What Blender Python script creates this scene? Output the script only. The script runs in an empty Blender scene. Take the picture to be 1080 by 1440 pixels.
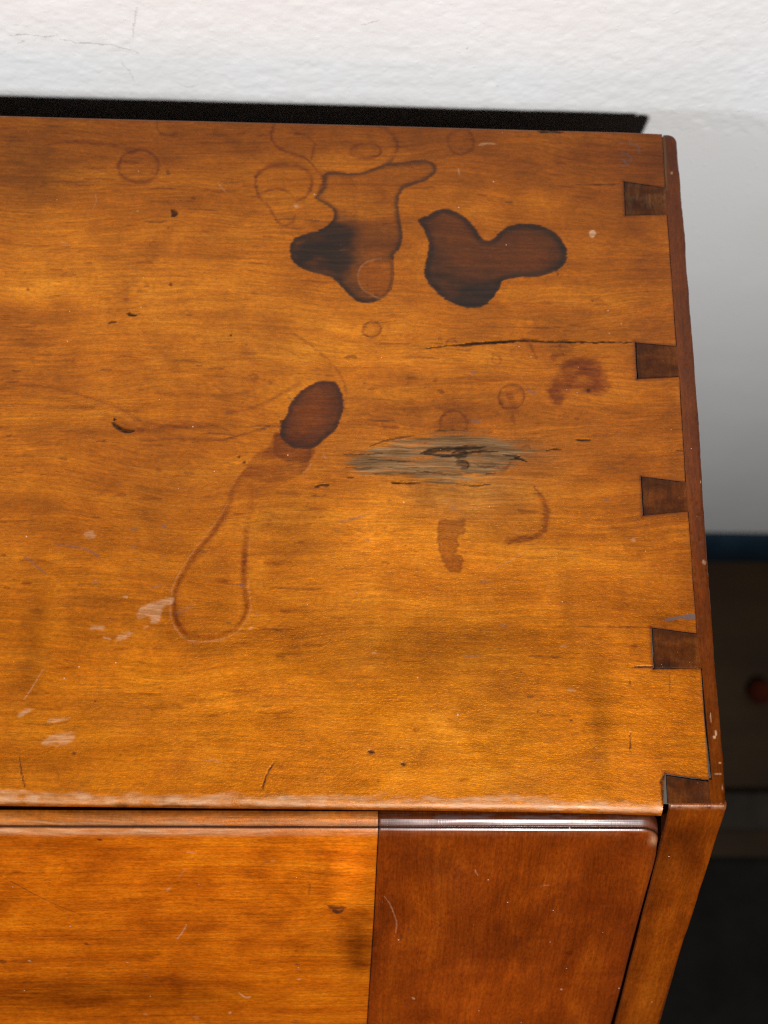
import bpy, math
import numpy as np
from mathutils import Vector

scene = bpy.context.scene
COL = scene.collection

# ------------------------------------------------------------------ camera, light, exposure
MM = 0.001
THETA = math.radians(50.06)            # dip of the sloping front
DEPTH = 253.0                          # depth of the desk top, mm
WALL_Y = 278.0                         # wall behind the desk, mm
FLOOR_Z = -735.0

cam_data = bpy.data.cameras.new("camera")
cam = bpy.data.objects.new("camera", cam_data)
COL.objects.link(cam)
cam.location = (-0.13007574, -0.01383577, 0.39087136)
cam.rotation_mode = 'XYZ'
cam.rotation_euler = (0.28057753, -0.04631205, 0.00191944)
cam_data.sensor_fit = 'VERTICAL'
cam_data.sensor_height = 36.0
cam_data.sensor_width = 27.0
cam_data.lens = 41.25
cam_data.clip_start = 0.01
cam_data.clip_end = 50.0
cam_data.dof.use_dof = True
cam_data.dof.focus_distance = 0.404
cam_data.dof.aperture_fstop = 9.0
scene.camera = cam

world = bpy.data.worlds.new("World")
scene.world = world
world.use_nodes = True
bg = world.node_tree.nodes["Background"]
bg.inputs[0].default_value = (1.0, 0.96, 0.92, 1)
bg.inputs[1].default_value = 0.022

scene.view_settings.view_transform = 'Standard'
scene.view_settings.look = 'None'
scene.view_settings.exposure = 0.0
scene.view_settings.gamma = 1.0
scene.cycles.use_denoising = False
scene.cycles.sample_clamp_indirect = 1.0
scene.cycles.max_bounces = 4
scene.cycles.diffuse_bounces = 1
scene.cycles.pixel_filter_type = 'BLACKMAN_HARRIS'
scene.cycles.filter_width = 1.1


def lamp(name, loc, target, power, size, color, shape='DISK'):
    d = bpy.data.lights.new(name, 'AREA')
    d.energy = power
    d.shape = shape
    d.size = size
    d.color = color
    o = bpy.data.objects.new(name, d)
    COL.objects.link(o)
    o.location = Vector(loc) * MM
    o.rotation_euler = (Vector(target) * MM - o.location).to_track_quat('-Z', 'Y').to_euler()
    return o


lamp("key_lamp", (62, -427, 612), (-100, 150, 0), 10.0, 0.06, (1.0, 0.985, 0.97))
lamp("side_lamp", (-800, -250, 390), (-120, 200, 0), 3.9, 0.10, (0.92, 0.96, 1.0))

# ------------------------------------------------------------------ marks measured on the real surfaces (mm)
STAINS = {
 'ink_stain_left': [(-135.56,230.94),(-133.35,232.45),(-130.37,232.80),(-126.63,232.23),(-121.41,232.65),(-116.93,234.49),(-111.69,236.79),(-106.43,237.38),(-100.41,238.42),(-95.89,238.57),(-93.26,237.37),(-92.38,234.83),(-93.31,232.25),(-96.71,229.60),(-101.22,227.77),(-104.21,226.41),(-106.08,223.83),(-106.84,220.04),(-106.47,214.22),(-105.38,208.46),(-105.61,204.34),(-106.87,200.22),(-108.70,197.73),(-108.56,191.25),(-109.07,186.42),(-110.52,182.79),(-113.78,179.92),(-118.11,178.38),(-121.73,178.93),(-125.00,181.23),(-128.30,185.13),(-131.23,187.85),(-134.88,189.36),(-139.24,190.05),(-142.91,191.96),(-146.02,194.70),(-147.03,197.50),(-146.98,201.56),(-145.00,204.47),(-141.02,206.22),(-136.65,207.58),(-133.75,209.71),(-131.58,212.25),(-131.47,215.15),(-132.38,216.79),(-135.36,218.78),(-138.35,220.77),(-138.23,222.03),(-136.56,224.17),(-135.49,226.73)],
 'ink_left_core': [(-130.49,213.94),(-125.69,212.83),(-121.24,210.48),(-119.37,206.42),(-120.45,203.11),(-121.16,199.02),(-120.40,195.79),(-122.19,190.90),(-121.79,186.89),(-120.31,182.94),(-118.13,181.00),(-117.39,178.24),(-120.98,175.78),(-128.21,177.98),(-135.56,186.54),(-146.49,190.26),(-150.30,197.41),(-147.61,206.45),(-135.98,211.71)],
 'ink_drop': [(-108.85,191.25),(-109.14,186.58),(-110.52,182.79),(-113.42,180.33),(-117.05,181.83),(-120.32,184.13),(-121.80,187.69),(-121.47,191.72),(-119.30,194.60),(-116.02,196.07),(-112.36,196.33),(-109.07,195.69)],
 'ink_stain_right': [(-99.29,213.18),(-95.94,214.94),(-92.19,217.29),(-89.21,217.88),(-84.76,216.51),(-81.08,213.70),(-78.54,210.46),(-76.74,207.20),(-74.93,205.36),(-71.96,205.44),(-70.06,207.39),(-67.76,209.93),(-63.98,211.86),(-59.48,212.49),(-55.01,212.12),(-50.57,210.83),(-46.96,207.62),(-44.85,204.37),(-44.01,201.11),(-44.54,197.41),(-46.73,194.50),(-50.52,192.37),(-54.26,190.89),(-58.71,190.29),(-63.13,190.18),(-66.83,189.27),(-68.70,188.26),(-69.87,185.41),(-72.16,181.75),(-75.14,178.89),(-78.45,177.61),(-82.45,177.68),(-86.79,179.00),(-91.12,181.68),(-94.73,185.58),(-96.89,188.74),(-97.37,192.35),(-96.45,197.24),(-95.68,202.16),(-96.38,205.83),(-97.83,209.50),(-99.30,211.52)],
 'oval_stain': [(-145.85,137.75),(-143.60,141.30),(-139.93,144.90),(-136.21,147.00),(-131.51,147.40),(-128.67,145.64),(-127.21,142.14),(-126.70,138.14),(-127.57,133.13),(-129.84,128.62),(-133.96,124.60),(-137.16,122.09),(-143.16,121.79),(-146.90,123.88),(-148.82,126.79),(-148.46,130.74),(-146.69,134.25)],
 'oval_foot': [(-148.84,127.28),(-151.05,123.80),(-150.29,119.42),(-146.72,116.85),(-143.05,117.11),(-139.35,116.40),(-137.92,118.66),(-137.43,122.09),(-133.97,125.10),(-143.25,125.91)],
 'oval_trail': [(-149.77,127.76),(-152.39,122.31),(-157.81,118.80),(-160.85,113.90),(-163.69,109.03),(-165.93,103.26),(-157.24,101.50),(-151.91,105.39),(-146.53,109.32),(-141.11,112.30),(-137.90,117.69),(-137.43,122.09)],
 'tongue_ring': [(-157.81,118.80),(-160.85,113.90),(-163.85,108.55),(-165.87,101.84),(-169.64,94.22),(-175.55,85.73),(-180.52,77.63),(-183.30,71.39),(-183.68,65.05),(-182.70,59.67),(-179.41,55.07),(-175.84,53.50),(-167.97,53.76),(-161.94,56.49),(-158.57,60.83),(-157.40,65.34),(-158.62,72.60),(-158.78,82.71),(-158.32,92.98),(-157.24,101.50)],
 'weathered': [(-126.66,118.66),(-122.98,120.68),(-117.43,123.24),(-110.92,125.82),(-103.46,127.44),(-95.02,129.08),(-85.63,129.95),(-77.17,129.41),(-70.62,128.05),(-64.99,127.16),(-60.33,125.76),(-55.61,125.84),(-50.03,123.96),(-52.93,121.93),(-58.61,120.85),(-63.40,117.82),(-67.21,115.30),(-72.89,112.28),(-80.38,109.73),(-87.82,108.65),(-95.21,109.49),(-104.45,109.63),(-111.83,111.15),(-118.29,112.01),(-123.84,113.85)],
 'drip_strip': [(-92.58,96.60),(-88.45,96.37),(-84.31,96.72),(-84.16,94.82),(-83.29,92.47),(-86.71,90.06),(-85.85,87.25),(-87.26,84.42),(-85.00,83.05),(-85.06,79.79),(-87.36,77.44),(-89.89,78.33),(-92.29,82.48),(-93.60,87.14),(-93.72,92.79)],
 'red_blotch': [(-50.50,150.75),(-47.71,155.67),(-42.39,158.30),(-35.86,158.44),(-32.17,153.92),(-29.92,147.03),(-35.25,144.17),(-40.37,145.44),(-45.57,144.65),(-48.35,139.80),(-52.16,141.09),(-53.68,145.17),(-51.90,147.95)],
 'scuff_a': [(-195.05,62.33),(-193.42,64.78),(-188.78,66.66),(-183.51,68.18),(-183.05,66.11),(-186.28,64.25),(-187.20,59.40),(-190.12,58.76),(-190.85,61.17),(-194.32,59.93)],
 'scuff_b': [(-201.62,54.20),(-199.36,55.66),(-195.86,56.06),(-196.58,54.49),(-199.77,52.91),(-201.18,52.89)],
 'scuff_c': [(-210.64,57.35),(-208.33,57.97),(-204.98,57.04),(-207.05,56.42)],
 'scuff_d': [(-232.10,28.39),(-229.96,30.13),(-226.23,30.73),(-228.15,28.99),(-230.88,27.48)],
 'scuff_e': [(-223.34,19.31),(-219.58,22.18),(-213.34,22.79),(-212.60,20.51),(-215.88,18.56),(-220.45,18.76)],
 'scuff_f': [(-221.66,26.74),(-218.29,27.57),(-214.50,27.59),(-217.61,26.19),(-221.01,25.71)],
 'scuff_g': [(-214.72,89.57),(-212.41,90.86),(-210.27,89.39),(-211.01,88.00),(-213.77,88.08)],
 'chip_grey': [(-15.94,62.21),(-10.93,63.50),(-5.33,64.18),(-5.09,62.45),(-9.77,62.53),(-14.74,61.73)],
 'pale_speck': [(-35.01,209.81),(-33.62,210.75),(-32.61,209.28),(-33.77,207.46),(-35.09,208.02)],
}
RINGS = [
 ([(-160.76,229.32),(-158.99,231.90),(-154.97,234.15),(-149.78,234.73),(-143.81,234.07),(-140.78,231.63),(-139.60,228.28),(-140.26,224.06),(-142.05,221.08),(-144.62,220.17)], 1.07, 0.50),
 ([(-160.76,229.32),(-160.37,224.29),(-158.62,220.17),(-155.97,217.59),(-154.05,214.49),(-152.11,210.84),(-149.51,209.27),(-146.60,210.42),(-145.79,213.08)], 0.92, 0.55),
 ([(-159.79,222.22),(-156.15,223.58),(-151.74,224.55),(-148.01,222.99),(-145.88,220.38)], 0.80, 0.40),
 ([(-154.36,252.17),(-155.40,249.11),(-155.16,246.10),(-153.74,243.57),(-149.93,240.69),(-145.41,239.13),(-141.65,237.54),(-138.59,233.81),(-135.93,230.93),(-135.51,227.57),(-136.93,223.74)], 0.94, 0.60),
 ([(-146.38,248.54),(-142.60,247.80),(-140.32,246.15),(-138.78,244.05),(-139.47,241.03),(-140.00,237.17)], 0.81, 0.40),
 ([(-125.23,241.49),(-124.13,243.67),(-120.00,244.92),(-115.47,244.38),(-113.58,242.29),(-114.70,239.94),(-119.20,238.68),(-123.33,239.15),(-125.22,240.63)], 0.81, 0.50),
 ([(-114.75,252.89),(-111.33,251.61),(-108.68,248.49),(-107.40,244.21),(-108.54,239.88),(-110.94,236.98)], 1.36, 0.60),
 ([(-212.17,231.63),(-210.90,236.53),(-206.81,239.10),(-202.04,239.25),(-198.15,236.32),(-197.13,232.10),(-198.48,227.82),(-202.83,225.58),(-207.62,226.33),(-210.93,228.64),(-212.17,231.63)], 1.06, 0.65),
 ([(-198.54,252.95),(-198.60,249.22),(-196.59,246.81),(-193.36,246.30),(-190.75,247.63)], 0.80, 0.35),
 ([(-88.21,246.65),(-87.62,249.79),(-85.12,251.75),(-80.99,252.83),(-78.71,250.09),(-78.11,245.42),(-80.08,242.56),(-83.91,241.51),(-86.62,242.82),(-88.21,246.65)], 0.96, 0.45),
 ([(-120.06,167.61),(-119.30,169.88),(-116.98,171.06),(-114.39,170.28),(-113.34,168.05),(-114.63,165.77),(-117.21,164.87),(-119.53,165.93),(-120.06,167.61)], 0.65, 0.50),
 ([(-71.14,142.07),(-70.01,145.93),(-66.76,147.37),(-62.92,146.35),(-61.74,142.94),(-63.13,139.50),(-66.38,138.08),(-69.56,138.69),(-71.14,142.07)], 0.77, 0.55),
 ([(-92.26,130.82),(-91.96,134.19),(-88.75,136.69),(-84.94,136.36),(-82.83,133.02),(-83.14,129.65)], 1.02, 0.60),
 ([(-89.70,162.41),(-89.03,164.11),(-87.07,165.00),(-85.80,163.20)], 0.65, 0.40),
 ([(-72.97,156.92),(-72.27,158.89),(-70.34,158.38),(-70.02,155.88),(-72.10,155.27),(-72.97,156.92)], 0.65, 0.35),
 ([(-48.12,161.67),(-47.34,164.79),(-44.71,165.13),(-43.52,162.34),(-45.55,160.61),(-47.75,161.12)], 0.65, 0.35),
 ([(-74.47,120.47),(-73.31,115.86),(-70.18,115.25),(-67.58,117.94)], 0.76, 0.45),
 ([(-145.77,166.03),(-137.97,160.62),(-130.83,153.85),(-126.93,147.75),(-125.83,140.96),(-127.16,135.53)], 0.76, 0.30),
 ([(-72.77,117.16),(-71.42,115.23),(-69.08,115.47),(-67.61,117.74)], 0.76, 0.45),
 ([(-247.61,141.84),(-240.33,143.34),(-229.11,142.63),(-217.72,139.77),(-206.29,135.98),(-197.29,130.82),(-184.79,129.06),(-172.38,129.57),(-167.34,128.07)], 0.99, 0.28),
 ([(-167.60,134.73),(-160.14,136.22),(-151.47,140.44),(-142.77,146.33)], 1.13, 0.40),
 ([(-196.86,123.55),(-184.56,124.43),(-170.92,124.29),(-161.07,126.85),(-152.43,129.95)], 0.87, 0.40),
 ([(-173.05,145.42),(-167.88,142.14),(-160.34,142.29)], 0.75, 0.25),
 ([(-162.26,161.46),(-155.87,160.91),(-148.17,159.42),(-141.70,155.69)], 0.64, 0.25),
]
RED_STROKES = [
 ([(-161.27,112.92),(-163.42,109.23),(-165.09,105.18),(-166.29,100.88),(-169.17,93.76),(-174.22,86.03),(-179.21,78.29),(-182.02,72.13)], 1.94, 0.50),
 ([(-182.42,71.40),(-182.72,65.06),(-181.56,59.68),(-178.56,55.70),(-174.13,54.41),(-168.01,54.65),(-162.84,57.20),(-159.47,61.27),(-158.55,65.33)], 1.42, 0.45),
 ([(-158.58,66.24),(-159.68,72.59),(-159.86,82.70),(-159.85,92.96)], 2.18, 0.40),
 ([(-152.43,92.12),(-151.63,95.90),(-149.87,97.82)], 1.95, 0.25),
 ([(-59.48,109.11),(-56.55,104.81),(-55.43,100.02),(-56.01,94.28),(-58.68,91.59),(-63.34,89.92),(-68.89,88.61)], 2.24, 0.85),
 ([(-69.80,88.88),(-67.48,89.58),(-64.70,90.37)], 3.72, 0.60),
 ([(-62.33,165.57),(-59.13,163.81),(-57.34,158.94),(-56.48,157.57)], 1.56, 0.60),
 ([(-51.50,158.37),(-49.54,158.70)], 2.61, 0.60),
 ([(-68.17,142.81),(-65.33,138.78),(-66.47,134.69),(-65.26,132.68)], 2.30, 0.55),
 ([(-68.13,144.18),(-65.62,142.18)], 2.31, 0.60),
 ([(-94.36,149.13),(-93.08,148.47)], 1.80, 0.60),
 ([(-92.48,144.64),(-91.21,144.12)], 2.05, 0.70),
 ([(-160.30,148.69),(-159.06,149.26),(-157.77,148.47),(-158.74,147.36),(-160.03,148.15)], 1.52, 0.50),
 ([(-153.92,146.78),(-152.64,146.26)], 1.77, 0.70),
 ([(-48.24,192.02),(-47.59,191.60)], 1.33, 0.80),
 ([(-238.12,153.97),(-236.86,153.73)], 1.74, 0.40),
 ([(-223.70,153.33),(-222.68,153.08)], 1.50, 0.40),
 ([(-51.98,145.89),(-50.79,143.17),(-48.97,140.47)], 2.84, 0.60),
 ([(-45.08,156.42),(-39.81,157.65),(-34.64,156.65)], 3.39, 0.45),
 ([(-199.56,127.46),(-193.40,127.84),(-182.32,129.38),(-172.38,129.57)], 2.48, 0.45),
 ([(-212.15,130.93),(-207.24,131.56),(-204.05,130.02),(-200.22,128.11),(-197.09,127.51)], 3.95, 0.40),
 ([(-188.75,207.84),(-195.61,199.74),(-203.33,189.99),(-209.07,179.28)], 6.69, 0.28),
 ([(-205.42,182.21),(-212.15,167.96)], 4.05, 0.25),
 ([(-124.95,140.98),(-107.18,137.27),(-86.81,139.03),(-71.53,136.62)], 3.57, 0.30),
 ([(-127.35,130.15),(-112.24,132.59),(-97.07,131.27),(-81.81,133.17)], 4.05, 0.35),
 ([(-117.36,145.22),(-102.05,146.91),(-91.84,144.93)], 2.05, 0.25),
]
DARK_STROKES = [
 ([(-97.34,160.84),(-90.35,161.84),(-81.26,163.17),(-70.85,163.97),(-61.71,164.74),(-49.97,164.44),(-36.87,164.74),(-28.99,164.92),(-20.05,164.84)], 0.78, 1.00),
 ([(-86.46,162.21),(-73.46,163.63),(-64.33,164.40)], 1.17, 0.80),
 ([(-41.99,229.88),(-31.06,229.91),(-20.61,230.84)], 0.44, 0.60),
 ([(-45.50,59.44),(-32.06,59.34),(-20.54,59.46)], 0.37, 0.50),
 ([(-27.22,45.78),(-21.13,46.07)], 0.44, 0.80),
 ([(-207.77,130.22),(-205.82,128.66),(-203.88,127.38),(-200.16,127.05)], 1.48, 1.00),
 ([(-207.49,131.55),(-206.48,131.31)], 1.24, 0.90),
 ([(-192.77,209.79),(-196.65,209.09),(-201.25,209.69)], 0.78, 0.45),
 ([(-191.43,214.26),(-190.06,213.12),(-191.06,212.20)], 1.83, 0.80),
 ([(-193.89,230.99),(-193.01,229.50)], 1.32, 0.50),
 ([(-205.19,172.33),(-203.49,171.52),(-201.58,171.57)], 1.27, 0.90),
 ([(-211.77,167.97),(-210.29,168.56),(-208.64,168.60)], 0.89, 0.70),
 ([(-190.77,184.15),(-189.47,183.90)], 1.03, 0.70),
 ([(-168.11,164.53),(-167.21,164.27)], 0.89, 0.90),
 ([(-241.68,181.01),(-240.73,180.32)], 1.01, 0.60),
 ([(-136.36,107.61),(-133.90,108.30),(-131.42,108.34)], 0.99, 0.80),
 ([(-182.09,111.91),(-180.25,112.07),(-178.39,111.71)], 0.98, 0.40),
 ([(-225.24,116.88),(-223.38,116.53),(-222.14,116.29)], 0.85, 0.40),
 ([(-148.97,131.75),(-147.96,131.37)], 1.25, 0.70),
 ([(-163.49,118.23),(-162.49,117.86)], 0.99, 0.70),
 ([(-161.34,116.70),(-160.70,116.06)], 0.99, 0.70),
 ([(-126.39,156.72),(-123.83,156.91),(-122.16,156.53)], 1.28, 0.50),
 ([(-43.78,126.63),(-38.65,126.85)], 0.77, 0.70),
 ([(-7.85,123.39),(-5.54,123.43)], 0.51, 0.70),
 ([(-39.06,145.74),(-37.77,145.63)], 1.56, 0.60),
 ([(-99.29,120.62),(-96.49,121.65),(-93.22,122.20),(-88.55,122.58),(-82.93,123.07),(-76.36,123.59)], 1.77, 1.00),
 ([(-97.90,120.45),(-93.24,120.14),(-88.58,120.02),(-82.96,121.30),(-76.40,122.01),(-71.72,121.70)], 1.01, 0.90),
 ([(-69.88,120.55),(-67.07,120.21),(-63.80,120.07)], 0.76, 0.90),
 ([(-68.04,119.01),(-64.75,119.46),(-61.51,118.34)], 0.63, 0.80),
 ([(-54.79,122.39),(-51.95,123.04),(-49.12,122.99)], 0.64, 0.80),
 ([(-117.43,122.74),(-112.79,124.80),(-108.13,126.16),(-101.59,127.17)], 0.63, 0.60),
 ([(-126.21,119.94),(-120.19,119.85),(-112.78,120.57)], 0.55, 0.70),
 ([(-117.40,118.14),(-109.99,117.88),(-101.64,117.64)], 0.50, 0.60),
 ([(-125.69,115.08),(-121.08,114.77),(-116.46,115.04)], 0.50, 0.60),
 ([(-109.99,109.54),(-104.45,109.43),(-98.91,109.72)], 0.65, 0.80),
 ([(-101.65,114.23),(-95.17,113.56),(-90.54,112.96)], 0.55, 0.60),
 ([(-84.10,109.19),(-79.47,109.07),(-74.81,109.73)], 0.60, 0.70),
 ([(-76.60,113.00),(-75.19,113.61),(-72.86,113.45)], 0.60, 0.70),
 ([(-43.77,126.76),(-38.57,126.65)], 0.61, 0.70),
 ([(-95.02,129.08),(-89.39,129.58),(-83.76,129.49)], 0.51, 0.60),
 ([(-80.24,117.03),(-76.53,115.93),(-72.78,116.67)], 0.50, 0.50),
 ([(-110.91,115.33),(-105.36,114.85),(-99.79,115.53)], 0.45, 0.50),
 ([(-116.45,113.01),(-110.91,112.62),(-104.44,112.92)], 0.45, 0.50),
 ([(-63.22,123.72),(-60.85,124.26),(-60.42,122.79)], 0.51, 0.50),
 ([(-125.19,111.41),(-122.89,111.45)], 0.87, 0.70),
 ([(-87.82,121.31),(-85.76,121.84),(-83.43,121.29),(-83.73,120.11),(-86.26,119.67),(-88.02,120.42)], 1.26, 0.70),
 ([(-86.94,117.70),(-85.81,118.50),(-83.48,118.15),(-82.29,116.80),(-83.25,115.22)], 0.60, 0.70),
 ([(-86.39,116.93),(-84.71,117.35),(-83.42,116.39),(-84.93,115.20)], 2.52, 0.55),
 ([(-117.15,17.30),(-115.28,16.86)], 1.40, 0.90),
 ([(-106.42,13.48),(-105.03,13.14)], 1.17, 0.80),
 ([(-213.08,16.31),(-211.93,16.09)], 0.91, 0.70),
 ([(-188.51,30.31),(-188.15,30.09)], 0.93, 0.30),
 ([(-147.71,13.60),(-149.69,10.42),(-150.98,7.26),(-151.35,4.57)], 0.55, 0.90),
 ([(-229.66,14.75),(-228.82,10.27),(-227.27,5.37)], 0.45, 0.70),
 ([(-30.15,23.95),(-30.23,20.46),(-30.62,17.90)], 0.48, 0.70),
 ([(-29.42,41.08),(-29.16,39.29)], 0.58, 0.60),
 ([(-15.54,44.20),(-16.09,35.82)], 0.29, 0.40),
 ([(-27.95,45.77),(-21.39,45.71)], 0.39, 0.70),
 ([(-53.46,252.81),(-50.70,252.74),(-46.56,252.72),(-43.11,252.36)], 1.38, 0.80),
 ([(-50.47,28.14),(-49.29,27.91)], 0.60, 0.70),
 ([(-61.10,30.76),(-60.39,30.65)], 0.60, 0.50),
 ([(-19.53,104.28),(-17.03,103.80)], 0.63, 0.60),
 ([(-19.34,10.13),(-20.43,7.84),(-20.25,3.29),(-19.81,-0.78)], 1.06, 0.75),
]
INK_STROKES = [
 ([(-21.81,249.13),(-20.73,248.70)], 0.61, 0.80),
 ([(-17.89,249.89),(-17.14,248.34),(-15.51,247.77),(-14.16,247.18),(-13.99,245.31),(-14.62,244.04)], 0.56, 0.80),
 ([(-21.53,244.13),(-19.88,244.03),(-18.54,243.29),(-17.24,241.77),(-17.90,239.88)], 0.55, 0.80),
 ([(-21.11,241.65),(-20.06,240.75),(-19.04,239.23),(-18.25,238.63)], 0.61, 0.85),
 ([(-22.39,238.50),(-20.45,238.56)], 0.55, 0.80),
 ([(-224.64,86.18),(-221.00,85.48),(-216.79,85.04),(-212.51,83.85),(-209.38,81.78),(-208.09,80.31)], 0.57, 0.60),
 ([(-235.03,82.06),(-231.90,80.24),(-229.32,77.81),(-227.44,76.60),(-226.13,75.02)], 0.57, 0.60),
 ([(-190.83,71.28),(-189.05,71.55),(-187.31,72.43)], 0.81, 0.50),
 ([(-188.42,92.98),(-186.82,92.50)], 1.21, 0.60),
 ([(-199.23,91.81),(-196.43,91.35)], 0.96, 0.50),
 ([(-210.79,72.87),(-208.41,72.78)], 0.71, 0.60),
 ([(-198.85,85.66),(-196.44,85.57)], 0.58, 0.50),
 ([(-161.36,72.62),(-159.43,72.40)], 0.96, 0.60),
 ([(-182.60,61.87),(-179.13,63.72),(-175.66,65.83)], 0.83, 0.25),
 ([(-155.86,62.40),(-153.83,62.18)], 0.60, 0.50),
 ([(-128.16,95.14),(-123.87,95.97),(-117.73,97.85)], 0.74, 0.50),
 ([(-118.90,89.30),(-117.06,89.07)], 0.86, 0.60),
 ([(-81.46,152.16),(-79.15,151.80)], 1.29, 0.60),
 ([(-60.35,146.13),(-59.12,144.50),(-57.45,144.26)], 1.29, 0.50),
 ([(-81.17,133.46),(-78.00,132.71)], 1.02, 0.60),
 ([(-34.66,104.69),(-32.77,104.59)], 1.01, 0.60),
 ([(-85.76,48.61),(-82.75,48.76),(-79.74,49.15)], 0.58, 0.50),
 ([(-72.86,59.64),(-69.83,59.43)], 0.63, 0.50),
 ([(-79.21,74.74),(-76.76,74.53)], 0.73, 0.50),
 ([(-118.29,88.93),(-116.57,88.70)], 0.74, 0.50),
 ([(-88.86,100.46),(-86.55,100.98)], 1.74, 0.35),
]
PALE_STROKES = [
 ([(-26.01,90.35),(-24.66,89.99)], 1.50, 0.60),
 ([(-50.66,37.93),(-47.91,37.71)], 0.62, 0.80),
 ([(-52.48,52.55),(-50.05,52.69)], 0.63, 0.60),
 ([(-230.21,33.02),(-227.68,37.10),(-225.71,41.20),(-224.17,43.56)], 0.42, 0.55),
 ([(-200.15,68.11),(-198.35,67.76)], 0.71, 0.70),
 ([(-157.49,57.54),(-155.72,58.04)], 0.59, 0.80),
 ([(-205.72,54.16),(-203.10,53.47)], 0.70, 0.60),
 ([(-170.40,13.94),(-167.54,14.18),(-165.43,13.29)], 0.46, 0.60),
 ([(-116.14,49.77),(-114.23,49.55)], 0.72, 0.60),
 ([(-76.33,245.79),(-72.89,246.53),(-69.74,246.47)], 0.82, 0.70),
 ([(-84.27,235.94),(-83.78,232.58)], 0.65, 0.60),
 ([(-174.85,226.28),(-173.04,224.08),(-170.97,221.88)], 0.58, 0.50),
 ([(-219.84,220.42),(-219.37,217.45),(-220.18,214.02)], 0.47, 0.40),
 ([(-231.08,200.22),(-227.12,198.88)], 0.46, 0.40),
 ([(-145.94,217.68),(-144.60,217.12)], 1.33, 0.90),
 ([(-204.11,213.89),(-203.18,213.63)], 0.65, 0.70),
 ([(-133.71,119.42),(-132.19,118.13)], 0.50, 0.50),
 ([(-192.41,57.54),(-190.90,57.91)], 0.83, 0.60),
 ([(-137.51,116.24),(-138.85,114.27),(-140.65,112.31)], 0.40, 0.40),
 ([(-166.31,101.36),(-169.84,94.88),(-175.76,86.38),(-180.89,78.00),(-183.57,71.38),(-184.03,65.04),(-183.04,59.49),(-179.74,54.71),(-175.99,53.15),(-167.96,53.40),(-161.75,56.14),(-158.21,60.65),(-157.04,65.35),(-158.26,72.60),(-158.42,82.72),(-157.96,92.98)], 0.35, 0.35),
 ([(-75.46,77.92),(-69.21,81.76),(-62.92,85.64)], 0.49, 0.30),
]
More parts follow.
